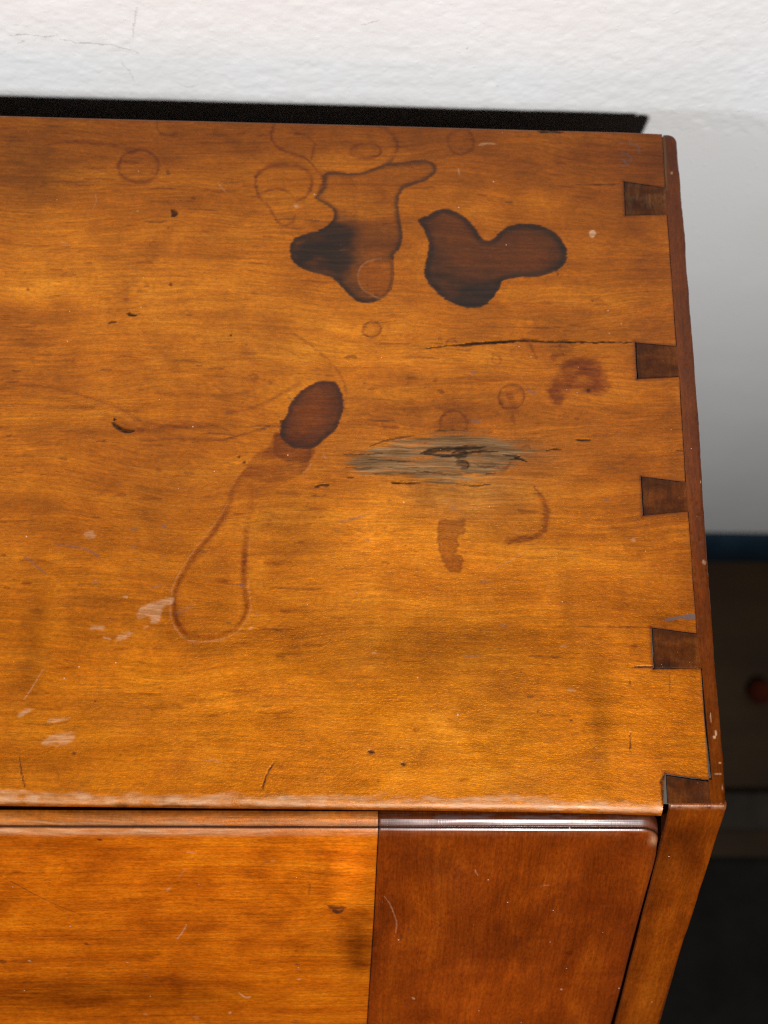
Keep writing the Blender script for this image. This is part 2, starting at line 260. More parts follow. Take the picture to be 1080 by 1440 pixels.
TONES = [  # tint patches of the finish; golden sheen painted in as brighter tone
 (-97.4,92.8,47.17,17.64,0,0.13,-0.15,0.00),
 (-86.2,23.6,21.28,11.50,0,0.10,-0.10,0.00),
 (-74.8,7.6,56.47,3.62,0,0.10,-0.10,0.00),
 (-73.6,54.5,29.11,9.64,0,-0.06,0.05,0.00),
 (-99.6,137.4,33.19,6.47,0,-0.08,0.12,0.00),
 (-245.1,229.4,20.96,20.83,0,-0.06,0.00,0.00),
 (-195.6,102.8,14.61,20.22,0,-0.05,0.05,0.00),
 (-122.6,163.1,23.22,13.85,0,0.07,-0.05,0.00),
 (-64.8,104.9,10.04,15.46,0,-0.07,0.08,0.00),
 (-170.9,39.3,47.03,9.34,0,0.06,-0.05,0.00),
 (-212.2,62.7,28.36,9.63,0,-0.06,0.04,0.00),
 (-117.9,244.1,154.69,10.47,0,-0.01,0.14,0.00),
 (-16.1,182.7,9.61,36.84,0,-0.04,0.14,0.00),
 (-5.7,240.0,8.32,15.47,0,-0.10,0.25,0.00),
 (-242.0,223.5,23.52,17.76,0,-0.08,0.05,0.00),
 (-92.6,81.5,34.47,19.83,0,0.07,-0.08,0.00),
 (-245.3,230.9,26.24,19.69,0,-0.14,0.00,0.00),
 (-233.5,248.1,53.37,5.54,0,-0.04,0.05,0.00),
 (-22.0,245.7,22.23,8.12,0,-0.12,0.22,0.00),
 (-123.4,251.7,115.90,3.74,0,-0.04,0.12,0.00),
 (-85.2,246.7,27.45,8.07,0,-0.08,0.10,0.00),
 (-168.8,234.8,29.44,15.11,0,-0.05,0.05,0.00),
 (-227.5,187.3,38.48,28.09,0,0.22,-0.25,0.00),
 (-166.9,184.6,31.12,16.99,0,0.10,-0.10,0.00),
 (-20.8,218.0,19.12,17.99,0,-0.05,0.12,0.00),
 (-177.3,246.8,86.72,7.39,0,-0.05,0.12,0.00),
 (-47.1,238.7,49.70,9.25,0,-0.03,0.16,0.00),
 (-7.8,90.2,3.52,44.89,0,-0.05,0.15,0.00),
 (-97.9,30.5,71.50,13.89,0,0.05,0.00,0.00),
 (-130.4,165.7,36.18,11.13,0,0.08,-0.05,0.00),
 (-166.6,176.1,41.32,14.03,0,0.06,-0.10,0.00),
 (-107.3,78.8,29.38,12.39,0,0.16,0.00,0.00),
 (-117.1,97.6,14.82,11.44,0,0.12,0.00,0.00),
 (-146.5,93.3,14.68,11.34,0,-0.16,0.06,0.00),
 (-187.3,105.5,17.11,12.76,0,-0.06,0.00,0.00),
 (-182.3,80.3,13.22,14.77,-40,-0.05,0.00,0.00),
 (-40.4,28.6,4.79,25.38,0,-0.17,0.06,0.00),
 (-49.6,67.0,2.45,21.95,0,-0.10,0.00,0.00),
 (-25.3,28.7,9.61,20.89,0,0.10,0.00,0.00),
 (-33.8,72.2,9.89,19.73,0,0.08,0.05,0.00),
 (-74.2,30.7,14.28,18.52,0,-0.16,0.00,0.00),
 (-95.3,49.5,26.45,16.62,0,-0.12,0.00,0.00),
 (-121.5,39.7,21.35,16.35,0,-0.06,0.00,0.00),
 (-228.4,45.9,4.64,25.53,0,-0.18,0.05,0.00),
 (-212.8,39.0,9.27,13.92,0,0.05,0.00,0.00),
 (-168.0,25.4,37.23,11.43,0,0.04,0.00,0.00),
 (-83.5,107.2,20.05,8.81,0,0.02,0.00,0.42),
 (-56.7,120.8,17.81,10.57,0,-0.06,0.05,0.14),
 (-111.0,119.8,22.62,9.19,0,0.00,0.00,0.18),
 (-25.9,126.7,15.43,10.70,0,-0.05,0.12,0.00),
 (-24.6,148.5,13.04,8.28,0,0.06,0.00,0.00),
 (-86.3,170.9,23.53,5.65,0,0.05,0.05,0.00),
 (-107.2,155.1,15.44,3.87,0,0.12,0.00,0.00),
 (-54.8,174.5,29.04,7.39,0,-0.05,0.12,0.00),
 (-69.3,225.7,8.14,4.25,0,0.14,0.00,0.00),
 (-201.6,204.0,23.43,17.37,0,-0.02,0.05,0.00),
 (-244.5,163.0,12.54,8.26,0,-0.04,0.10,0.00),
 (-66.9,120.6,10.14,7.41,0,-0.02,0.00,0.12),
 (-75.1,93.1,11.43,8.65,0,-0.10,0.12,0.00),
 (-15.7,85.0,6.26,15.15,0,0.05,0.08,0.00),
 (-15.9,62.5,6.16,6.16,0,-0.04,0.20,0.00),
 (-67.8,6.5,37.59,3.17,0,-0.15,0.05,0.00),
]
LID_DARK = [
 ([(-239.66,34.74),(-233.38,40.60),(-228.06,45.62),(-221.48,50.92),(-214.69,55.34)], 0.38, 0.60),
 ([(-136.31,44.83),(-135.71,38.64)], 0.39, 0.50),
 ([(-205.38,16.54),(-204.03,16.88)], 1.16, 0.80),
 ([(-215.61,71.12),(-214.18,71.73)], 1.50, 0.70),
 ([(-246.36,81.23),(-244.19,81.86)], 2.01, 0.70),
 ([(-243.91,81.65),(-233.94,82.31)], 1.26, 0.30),
 ([(-129.65,50.17),(-126.92,51.71),(-123.47,51.33)], 1.98, 0.80),
 ([(-127.90,52.48),(-126.14,54.03),(-124.18,52.87)], 1.74, 0.90),
 ([(-51.66,83.39),(-50.19,94.13),(-50.01,102.94)], 0.43, 0.35),
]
LID_RED = [
 ([(-132.37,49.02),(-130.00,39.56),(-128.95,24.94)], 5.34, 0.30),
 ([(-128.65,51.90),(-126.15,53.84)], 6.44, 0.50),
 ([(-124.86,56.77),(-119.65,66.70),(-117.92,85.26)], 10.10, 0.30),
 ([(-244.23,66.46),(-219.80,68.50),(-192.76,72.59)], 3.96, 0.20),
 ([(-248.08,93.18),(-222.55,93.30),(-186.44,91.34),(-165.90,93.58)], 6.69, 0.35),
 ([(-249.32,101.79),(-230.24,104.09)], 5.18, 0.25),
 ([(-42.61,77.12),(-40.58,77.75)], 2.35, 0.70),
 ([(-131.84,36.78),(-130.02,37.33)], 2.18, 0.40),
]
LID_PALE = [
 ([(-182.88,68.98),(-180.65,64.99),(-178.91,60.63)], 0.50, 0.70),
 ([(-184.77,42.79),(-183.18,40.55)], 0.96, 0.40),
 ([(-161.97,100.54),(-159.70,103.41),(-157.72,102.98)], 0.79, 0.80),
 ([(-165.99,113.87),(-165.26,112.07)], 0.93, 0.80),
 ([(-140.17,92.62),(-139.26,91.98)], 1.04, 0.80),
 ([(-176.77,22.93),(-174.06,22.92)], 0.70, 0.40),
 ([(-201.71,82.01),(-200.85,82.43)], 0.76, 0.80),
 ([(-236.24,80.65),(-235.62,81.68)], 1.01, 0.80),
 ([(-110.33,45.20),(-108.33,49.02),(-106.48,54.82),(-105.23,60.73),(-105.69,67.73)], 0.40, 0.40),
 ([(-80.01,31.17),(-78.49,34.85)], 0.39, 0.50),
 ([(-42.51,99.43),(-41.62,99.00)], 1.07, 0.80),
 ([(-56.53,39.86),(-52.91,39.11)], 0.39, 0.40),
 ([(-97.52,104.00),(-96.68,104.89)], 1.07, 0.80),
 ([(-180.49,35.92),(-177.21,30.81)], 0.36, 0.30),
 ([(-149.17,27.14),(-147.38,26.42)], 0.71, 0.35),
 ([(-197.76,113.20),(-196.94,114.56)], 1.59, 0.30),
 ([(-179.37,115.59),(-177.42,116.52)], 1.60, 0.30),
]
LID_TONES = [  # tint patches; bright chatoyance by the knot painted in as lighter tone
 (-122.4,32.2,7.23,22.66,0,0.35,-0.10,0.00),
 (-118.3,70.7,6.61,25.24,0,-0.30,0.15,0.00),
 (-218.3,102.0,67.86,9.79,0,-0.18,0.30,0.00),
 (-168.8,41.5,33.92,13.72,0,0.06,0.00,0.00),
 (-160.8,21.5,47.26,4.99,0,0.06,0.00,0.00),
 (-139.9,102.4,18.48,18.05,0,0.05,0.00,0.00),
 (-220.1,28.7,23.51,7.29,0,0.08,0.00,0.00),
 (-132.2,74.8,10.20,10.83,0,-0.10,0.08,0.00),
 (-75.6,111.8,32.55,18.66,0,0.22,-0.10,0.00),
 (-58.4,68.8,25.73,16.75,0,-0.08,0.10,0.00),
 (-101.6,23.1,11.95,14.61,0,-0.10,0.08,0.00),
 (-29.1,41.4,9.96,23.76,0,-0.12,0.15,0.00),
 (-94.0,72.8,10.25,25.48,0,0.06,0.00,0.00),
 (-66.8,89.7,23.75,8.73,0,0.12,0.00,0.00),
]
WALL_CRACKS = [
 ([(-253.33,13.06),(-248.49,14.09),(-244.04,13.51),(-239.49,13.34),(-235.28,14.54)], 0.53, 0.50),
 ([(-251.08,8.95),(-248.00,10.71)], 0.53, 0.40),
 ([(-234.57,11.77),(-230.65,11.56),(-228.98,10.02),(-224.89,10.63),(-219.69,10.07),(-215.07,9.89),(-212.06,7.99),(-208.82,7.33),(-206.24,4.97)], 0.43, 0.50),
 ([(-203.14,31.10),(-205.23,23.43),(-207.02,14.52)], 0.37, 0.45),
 ([(-213.75,1.87),(-213.09,-2.35),(-211.55,-5.52),(-211.04,-11.00)], 0.56, 0.35),
 ([(-250.43,19.30),(-247.86,19.23)], 0.52, 0.30),
 ([(-233.02,20.15),(-232.40,19.40)], 0.66, 0.30),
 ([(-122.60,25.14),(-118.99,26.87),(-114.50,28.62)], 0.42, 0.40),
 ([(-193.70,-11.71),(-189.81,-14.45),(-185.36,-12.20)], 0.57, 0.30),
 ([(-231.61,3.73),(-230.42,2.95)], 0.54, 0.30),
 ([(-81.80,14.56),(-81.08,14.18)], 1.08, 0.70),
 ([(-213.79,-19.52),(-212.44,-19.91)], 0.57, 0.40),
]
BACK_EDGE = [(-257.75,252.81),(-209.79,252.88),(-161.37,253.12),(-112.47,253.35),(-57.58,253.30),(-18.80,253.48),(-6.27,253.43)]
FRONT_EDGE = [(-234.62,-0.41),(-173.72,-0.86),(-114.29,-1.32),(-61.06,-1.82),(-33.06,-2.40),(-20.88,-2.81)]
# pins: inner back, inner front, outer front, outer back (mm, on the top plane)
PINS = [[(-20.83,231.75),(-21.09,217.12),(-4.98,217.89),(-4.91,229.47)],
 [(-20.31,164.98),(-20.49,150.55),(-4.88,151.72),(-5.11,163.77)],
 [(-21.26,113.44),(-21.36,99.05),(-5.21,100.85),(-5.34,111.60)],
 [(-20.92,59.33),(-21.07,45.11),(-4.73,45.61),(-5.33,57.41)],
 [(-19.31,10.59),(-19.52,0.13),(-4.64,0.40),(-4.85,8.60)]]
OUTER_EDGE = [(1.23,253.04),(1.14,239.55),(1.23,224.76),(1.40,209.63),(1.34,180.21),(1.41,151.85),(1.07,125.83),(0.86,100.69),(0.68,70.09),(0.57,43.13),(0.65,19.47),(0.87,10.23),(0.68,0.42)]
LAP_BACK = [(-4.64,252.85),(-4.40,241.56),(-4.91,229.47)]
SLOPE_INNER = [(-19.44,0.49),(-18.31,13.94),(-18.48,52.91),(-18.47,85.65),(-18.46,121.40)]
SLOPE_OUTER = [(0.52,-0.63),(0.12,24.60),(-0.50,54.10),(-1.25,85.71),(-1.83,121.53)]
LID_RIGHT = [(-19.33,12.18),(-19.23,30.13),(-19.62,49.02),(-19.97,70.97),(-20.01,96.47),(-20.40,121.39)]
LID_MARKS = [(-235.08,2.93),(-235.95,8.96),(-236.24,11.00),(-236.93,15.79),(-26.19,5.29),(-25.19,11.51),(-24.73,14.31),(-251.88,119.60),(-113.40,5.70),(-113.39,56.78),(-114.06,120.67)]
GOLD = [  # yellower tint patches; the strongest paint in the golden sheen
 (-97.4,91.5,47.1,18.9,0.60),
 (-86.2,21.3,30.7,13.7,0.55),
 (-112.1,56.6,41.0,14.4,0.35),
 (-174.3,175.9,46.4,19.6,0.35),
 (-127.8,165.7,28.4,11.1,0.35),
 (-228.9,188.7,30.8,17.0,0.40),
 (-31.6,165.1,15.8,8.4,0.30),
 (-179.7,27.6,37.2,9.2,0.25),
 (-87.3,107.1,22.5,6.5,0.40),
]

# ------------------------------------------------------------------ numpy helpers
def vnoise(x, y, seed, sx=1.0, sy=1.0):
    """smooth value noise in -1..1"""
    x = np.asarray(x) / sx
    y = np.asarray(y) / sy
    xi = np.floor(x).astype(np.int64)
    yi = np.floor(y).astype(np.int64)
    fx = x - xi
    fy = y - yi
    fx = fx * fx * fx * (fx * (fx * 6 - 15) + 10)
    fy = fy * fy * fy * (fy * (fy * 6 - 15) + 10)

    def h(a, b):
        n = (a * 374761393 + b * 668265263 + seed * 982451653) & 0xFFFFFFFF
        n = ((n ^ (n >> 13)) * 1274126177) & 0xFFFFFFFF
        n = n ^ (n >> 16)
        return (n & 0xFFFF) / 32767.5 - 1.0
    a = h(xi, yi); b = h(xi + 1, yi); c = h(xi, yi + 1); d = h(xi + 1, yi + 1)
    return (a * (1 - fx) + b * fx) * (1 - fy) + (c * (1 - fx) + d * fx) * fy


def fbm(x, y, seed, sx, sy, octaves=4, gain=0.5):
    t = 0.0
    amp = 1.0
    tot = 0.0
    for o in range(octaves):
        t = t + amp * vnoise(x, y, seed + 17 * o, sx / 2 ** o, sy / 2 ** o)
        tot += amp
        amp *= gain
    return t / tot


def smooth(a, b, x):
    t = np.clip((x - a) / (b - a), 0, 1)
    return t * t * (3 - 2 * t)


def catmull(pts, closed, n=5):
    P = np.array(pts, float)
    if len(P) < 3:
        return P
    out = []
    m = len(P)
    for i in range(m if closed else m - 1):
        if closed:
            p0, p1, p2, p3 = P[(i - 1) % m], P[i], P[(i + 1) % m], P[(i + 2) % m]
        else:
            p0, p1, p2, p3 = P[max(i - 1, 0)], P[i], P[i + 1], P[min(i + 2, m - 1)]
        for k in range(n):
            t = k / n
            out.append(0.5 * ((2 * p1) + (-p0 + p2) * t + (2 * p0 - 5 * p1 + 4 * p2 - p3) * t * t
                              + (-p0 + 3 * p1 - 3 * p2 + p3) * t ** 3))
    if not closed:
        out.append(P[-1])
    return np.array(out)


def seg_dist(x, y, poly, closed):
    """distance to a polyline and position along it 0..1"""
    best = np.full(x.shape, 1e9)
    along = np.zeros(x.shape)
    n = len(poly)
    m = n if closed else n - 1
    for i in range(m):
        a = poly[i]; b = poly[(i + 1) % n]
        d = b - a
        L = max(d @ d, 1e-12)
        t = np.clip(((x - a[0]) * d[0] + (y - a[1]) * d[1]) / L, 0, 1)
        q = (x - a[0] - t * d[0]) ** 2 + (y - a[1] - t * d[1]) ** 2
        m_ = q < best
        best = np.where(m_, q, best)
        along = np.where(m_, (i + t) / m, along)
    return np.sqrt(best), along


def inside(x, y, poly):
    r = np.zeros(x.shape, bool)
    n = len(poly)
    for i in range(n):
        x0, y0 = poly[i]; x1, y1 = poly[(i + 1) % n]
        if y0 == y1:
            continue
        c = ((y0 > y) != (y1 > y)) & (x < (x1 - x0) * (y - y0) / (y1 - y0) + x0)
        r ^= c
    return r


class Surface:
    """mark masks of a surface sampled at the points x, y (mm)"""
    def __init__(s, x, y):
        s.x = x; s.y = y
        s.n = len(x)
        for k in ("dark", "red", "pale", "grey", "ink", "tone", "pit", "gold"):
            setattr(s, k, np.zeros(s.n))

    def near(s, pts, margin):
        P = np.array(pts)
        lo = P.min(0) - margin; hi = P.max(0) + margin
        return np.nonzero((s.x > lo[0]) & (s.x < hi[0]) & (s.y > lo[1]) & (s.y < hi[1]))[0]

    def sdf(s, pts, margin=3.0, jit=0.25, seed=3, n=5, js=(2.0, 0.7)):
        P = catmull(pts, True, n)
        idx = s.near(P, margin)
        x = s.x[idx] + jit * fbm(s.x[idx], s.y[idx], seed, js[0], js[1], 3)
        y = s.y[idx] + jit * fbm(s.x[idx], s.y[idx], seed + 50, js[0], js[1], 3)
        d, _ = seg_dist(x, y, P, True)
        return idx, np.where(inside(x, y, P), -d, d)

    def add(s, ch, idx, val):
        a = getattr(s, ch)
        a[idx] = 1 - (1 - a[idx]) * (1 - np.clip(val, 0, 1))

    def stroke(s, ch, pts, w, strength, seed=1, jit=0.12, taper=True, rough=0.5, soft=0.5, pit=0.0, fade=0.0):
        P = catmull(pts, False, 5)
        idx = s.near(P, w + 1.0)
        if len(idx) == 0:
            return
        x = s.x[idx]; y = s.y[idx]
        xx = x + jit * fbm(x, y, seed, 1.2, 0.6, 2)
        yy = y + jit * fbm(x, y, seed + 9, 1.6, 0.6, 2)
        d, t = seg_dist(xx, yy, P, False)
        hw = w * 0.5
        if taper:
            hw = hw * (0.35 + 0.65 * np.minimum(1, 4.5 * np.minimum(t, 1 - t)))
        hw = hw * (1 + rough * 0.6 * vnoise(x, y, seed + 5, 2.2, 1.0))
        hw = np.maximum(hw, 0.1)
        v = strength * (1 - smooth(1 - soft, 1 + soft, d / hw))
        v = v * (1 - rough * 0.5 * (0.5 + 0.5 * vnoise(x, y, seed + 7, 1.6, 0.35)))
        if fade:
            v = v * np.clip(1 - fade * (0.45 + 0.95 * fbm(x, y, seed + 13, 7.0, 5.0, 3)), 0.05, 1.0)
        s.add(ch, idx, v)
        if pit:
            np.maximum.at(s.pit, idx, pit * v)

    def tones(s, blobs):
        for k, (cx, cy, rx, ry, an, t, r, g) in enumerate(blobs):
            a = math.radians(an)
            dx = s.x - cx; dy = s.y - cy
            u = (dx * math.cos(a) + dy * math.sin(a)) / rx
            v = (-dx * math.sin(a) + dy * math.cos(a)) / ry
            f = np.exp(-(u * u + v * v) * 1.1)
            f *= 1 + 0.45 * fbm(s.x, s.y, 70 + k, 9, 2.2, 3)
            t *= 1.5; r *= 1.5; r = min(r, 0.9)
            s.tone += t * f
            if r > 0:
                s.red = 1 - (1 - s.red) * (1 - np.clip(r * f, 0, 1))
            elif r < 0:
                s.red = np.clip(s.red + r * f, 0, 1)
            if g:
                s.grey = 1 - (1 - s.grey) * (1 - np.clip(g * f, 0, 1))

    def attributes(s):
        z = np.zeros(s.n)
        return {"marks": np.stack([s.dark, s.red, s.pale, s.grey], 1),
                "marks_b": np.stack([s.ink, np.clip(0.5 + 0.5 * s.tone, 0, 1), s.pit, np.clip(s.gold, 0, 1)], 1)}


# ------------------------------------------------------------------ mesh helpers
def grid_faces(nr, nc, off=0):
    i = np.arange(nr - 1)[:, None]; j = np.arange(nc - 1)[None, :]
    a = (i * nc + j).ravel()
    return np.stack([a, a + 1, a + nc + 1, a + nc], 1) + off


def skirt(verts, faces, vec, shift=None):
    """walls hanging from the open border of a sheet; duplicate vertices keep the arris crisp"""
    e = np.concatenate([faces[:, [0, 1]], faces[:, [1, 2]], faces[:, [2, 3]], faces[:, [3, 0]]])
    key = np.sort(e, 1)
    k = key[:, 0].astype(np.int64) * (len(verts) + 1) + key[:, 1]
    _, inv, cnt = np.unique(k, return_inverse=True, return_counts=True)
    b = e[cnt[inv] == 1]
    if shift is not None:
        b = b[shift(verts[b[:, 0]], verts[b[:, 1]])]
    ids, loc = np.unique(b, return_inverse=True)
    loc = loc.reshape(b.shape)
    n = len(verts); m = len(ids)
    up = verts[ids]
    dn = verts[ids] + np.array(vec, float)
    nf = np.stack([loc[:, 1] + n, loc[:, 0] + n, loc[:, 0] + n + m, loc[:, 1] + n + m], 1)
    return up, dn, ids, nf


def make_mesh(name, verts, faces, mat, parent=None, attrs=None, gpos=None, flat_from=None):
    """verts in mm, faces (M,4) quads"""
    me = bpy.data.meshes.new(name)
    v = np.asarray(verts, float) * MM
    f = np.asarray(faces, np.int32)
    me.vertices.add(len(v))
    me.vertices.foreach_set("co", v.astype(np.float32).ravel())
    me.loops.add(f.size)
    me.loops.foreach_set("vertex_index", f.ravel())
    me.polygons.add(len(f))
    me.polygons.foreach_set("loop_start", np.arange(0, f.size, 4, dtype=np.int32))
    sm = np.ones(len(f), bool)
    if flat_from is not None:
        sm[flat_from:] = False
    me.polygons.foreach_set("use_smooth", sm)
    me.update(calc_edges=True)
    if gpos is not None:
        a = me.attributes.new("gpos", 'FLOAT_VECTOR', 'POINT')
        g = np.asarray(gpos, np.float32)
        if g.shape[1] == 2:
            g = np.concatenate([g, np.zeros((len(g), 1), np.float32)], 1)
        a.data.foreach_set("vector", g.ravel())
    base = {"marks": np.tile([0., 0, 0, 0], (len(v), 1)), "marks_b": np.tile([0., .5, 0, 0], (len(v), 1))}
    if attrs:
        base.update(attrs)
    if gpos is not None or attrs:
        for k, val in base.items():
            a = me.attributes.new(k, 'FLOAT_COLOR', 'POINT')
            a.data.foreach_set("color", np.asarray(val, np.float32).ravel())
    me.materials.append(mat)
    me.validate()
    o = bpy.data.objects.new(name, me)
    COL.objects.link(o)
    if parent is not None:
        o.parent = parent
    return o


def with_skirt(V, F, S, G, vec, where=None):
    up, dn, ids, nf = skirt(V, F, vec, where)
    at = S.attributes()
    at = {k: np.concatenate([a, a[ids], a[ids]]) for k, a in at.items()}
    g2 = G[ids].copy(); g2[:, 1] += 0.7 * abs(vec[2]) if len(vec) == 3 else 0
    return np.concatenate([V, up, dn]), np.concatenate([F, nf]), at, np.concatenate([G, G[ids], g2]), len(F)


def box_verts(x0, x1, y0, y1, z0, z1):
    v = np.array([[x, y, z] for z in (z0, z1) for y in (y0, y1) for x in (x0, x1)], float)
    f = np.array([[0, 2, 3, 1], [4, 5, 7, 6], [0, 1, 5, 4], [2, 6, 7, 3], [0, 4, 6, 2], [1, 3, 7, 5]])
    return v, f


def prism(profile, x0, x1):
    """closed yz profile (4k points) swept along x; caps as quad strips are left to ngon triangulation"""
    n = len(profile)
    P = np.array(profile, float)
    v = np.concatenate([np.c_[np.full(n, x0), P], np.c_[np.full(n, x1), P]])
    f = [[i, (i + 1) % n, n + (i + 1) % n, n + i] for i in range(n)]
    return v, np.array(f)


# ------------------------------------------------------------------ node helpers
class Tree:
    def __init__(s, name):
        s.mat = bpy.data.materials.new(name)
        s.mat.use_nodes = True
        s.nt = s.mat.node_tree
        s.bsdf = s.nt.nodes["Principled BSDF"]

    def node(s, t, **kw):
        n = s.nt.nodes.new(t)
        for k, v in kw.items():
            setattr(n, k, v)
        return n

    def put(s, sock, v):
        if isinstance(v, bpy.types.NodeSocket):
            s.nt.links.new(v, sock)
        elif v is not None:
            sock.default_value = v

    def math(s, op, a, b=None, c=None, clamp=False):
        n = s.node("ShaderNodeMath", operation=op, use_clamp=clamp)
        for i, v in enumerate((a, b, c)):
            s.put(n.inputs[i], v)
        return n.outputs[0]

    def vscale(s, v, xyz):
        n = s.node("ShaderNodeVectorMath", operation='MULTIPLY')
        s.put(n.inputs[0], v)
        n.inputs[1].default_value = xyz
        return n.outputs[0]

    def vadd(s, v, w):
        n = s.node("ShaderNodeVectorMath", operation='ADD')
        s.put(n.inputs[0], v); s.put(n.inputs[1], w)
        return n.outputs[0]

    def noise(s, v, detail=3, rough=0.5, distort=0.0, scale=1.0):
        n = s.node("ShaderNodeTexNoise")
        s.put(n.inputs["Vector"], v)
        n.inputs["Scale"].default_value = scale
        n.inputs["Detail"].default_value = detail
        n.inputs["Roughness"].default_value = rough
        n.inputs["Distortion"].default_value = distort
        return n.outputs["Fac"]

    def step(s, v, a, b, lo=0.0, hi=1.0):
        n = s.node("ShaderNodeMapRange", interpolation_type='SMOOTHSTEP')
        s.put(n.inputs[0], v)
        for i, q in enumerate((a, b, lo, hi)):
            n.inputs[i + 1].default_value = q
        return n.outputs[0]

    def lin(s, v, a, b, lo, hi):
        n = s.node("ShaderNodeMapRange")
        s.put(n.inputs[0], v)
        for i, q in enumerate((a, b, lo, hi)):
            n.inputs[i + 1].default_value = q
        return n.outputs[0]

    def ramp(s, v, stops):
        n = s.node("ShaderNodeValToRGB")
        s.put(n.inputs[0], v)
        e = n.color_ramp.elements
        while len(e) < len(stops):
            e.new(0.5)
        for el, (p, c) in zip(e, stops):
            el.position = p
            el.color = (*c, 1)
        return n.outputs[0]

    def mix(s, f, a, b, mode='MIX'):
        n = s.node("ShaderNodeMix", data_type='RGBA', blend_type=mode)
        s.put(n.inputs[0], f)
        s.put(n.inputs[6], a if isinstance(a, bpy.types.NodeSocket) else (*a, 1))
        s.put(n.inputs[7], b if isinstance(b, bpy.types.NodeSocket) else (*b, 1))
        return n.outputs[2]

    def scale_rgb(s, c, f):
        n = s.node("ShaderNodeVectorMath", operation='SCALE')
        s.put(n.inputs[0], c); s.put(n.inputs[3], f)
        return n.outputs[0]

    def attr(s, name):
        return s.node("ShaderNodeAttribute", attribute_name=name)

    def split(s, c):
        n = s.node("ShaderNodeSeparateColor")
        s.put(n.inputs[0], c)
        return n.outputs

    def bump(s, h, dist, strength=1.0, normal=None):
        n = s.node("ShaderNodeBump")
        n.inputs["Strength"].default_value = strength
        n.inputs["Distance"].default_value = dist
        s.put(n.inputs["Height"], h)
        if normal is not None:
            s.put(n.inputs["Normal"], normal)
        return n.outputs[0]


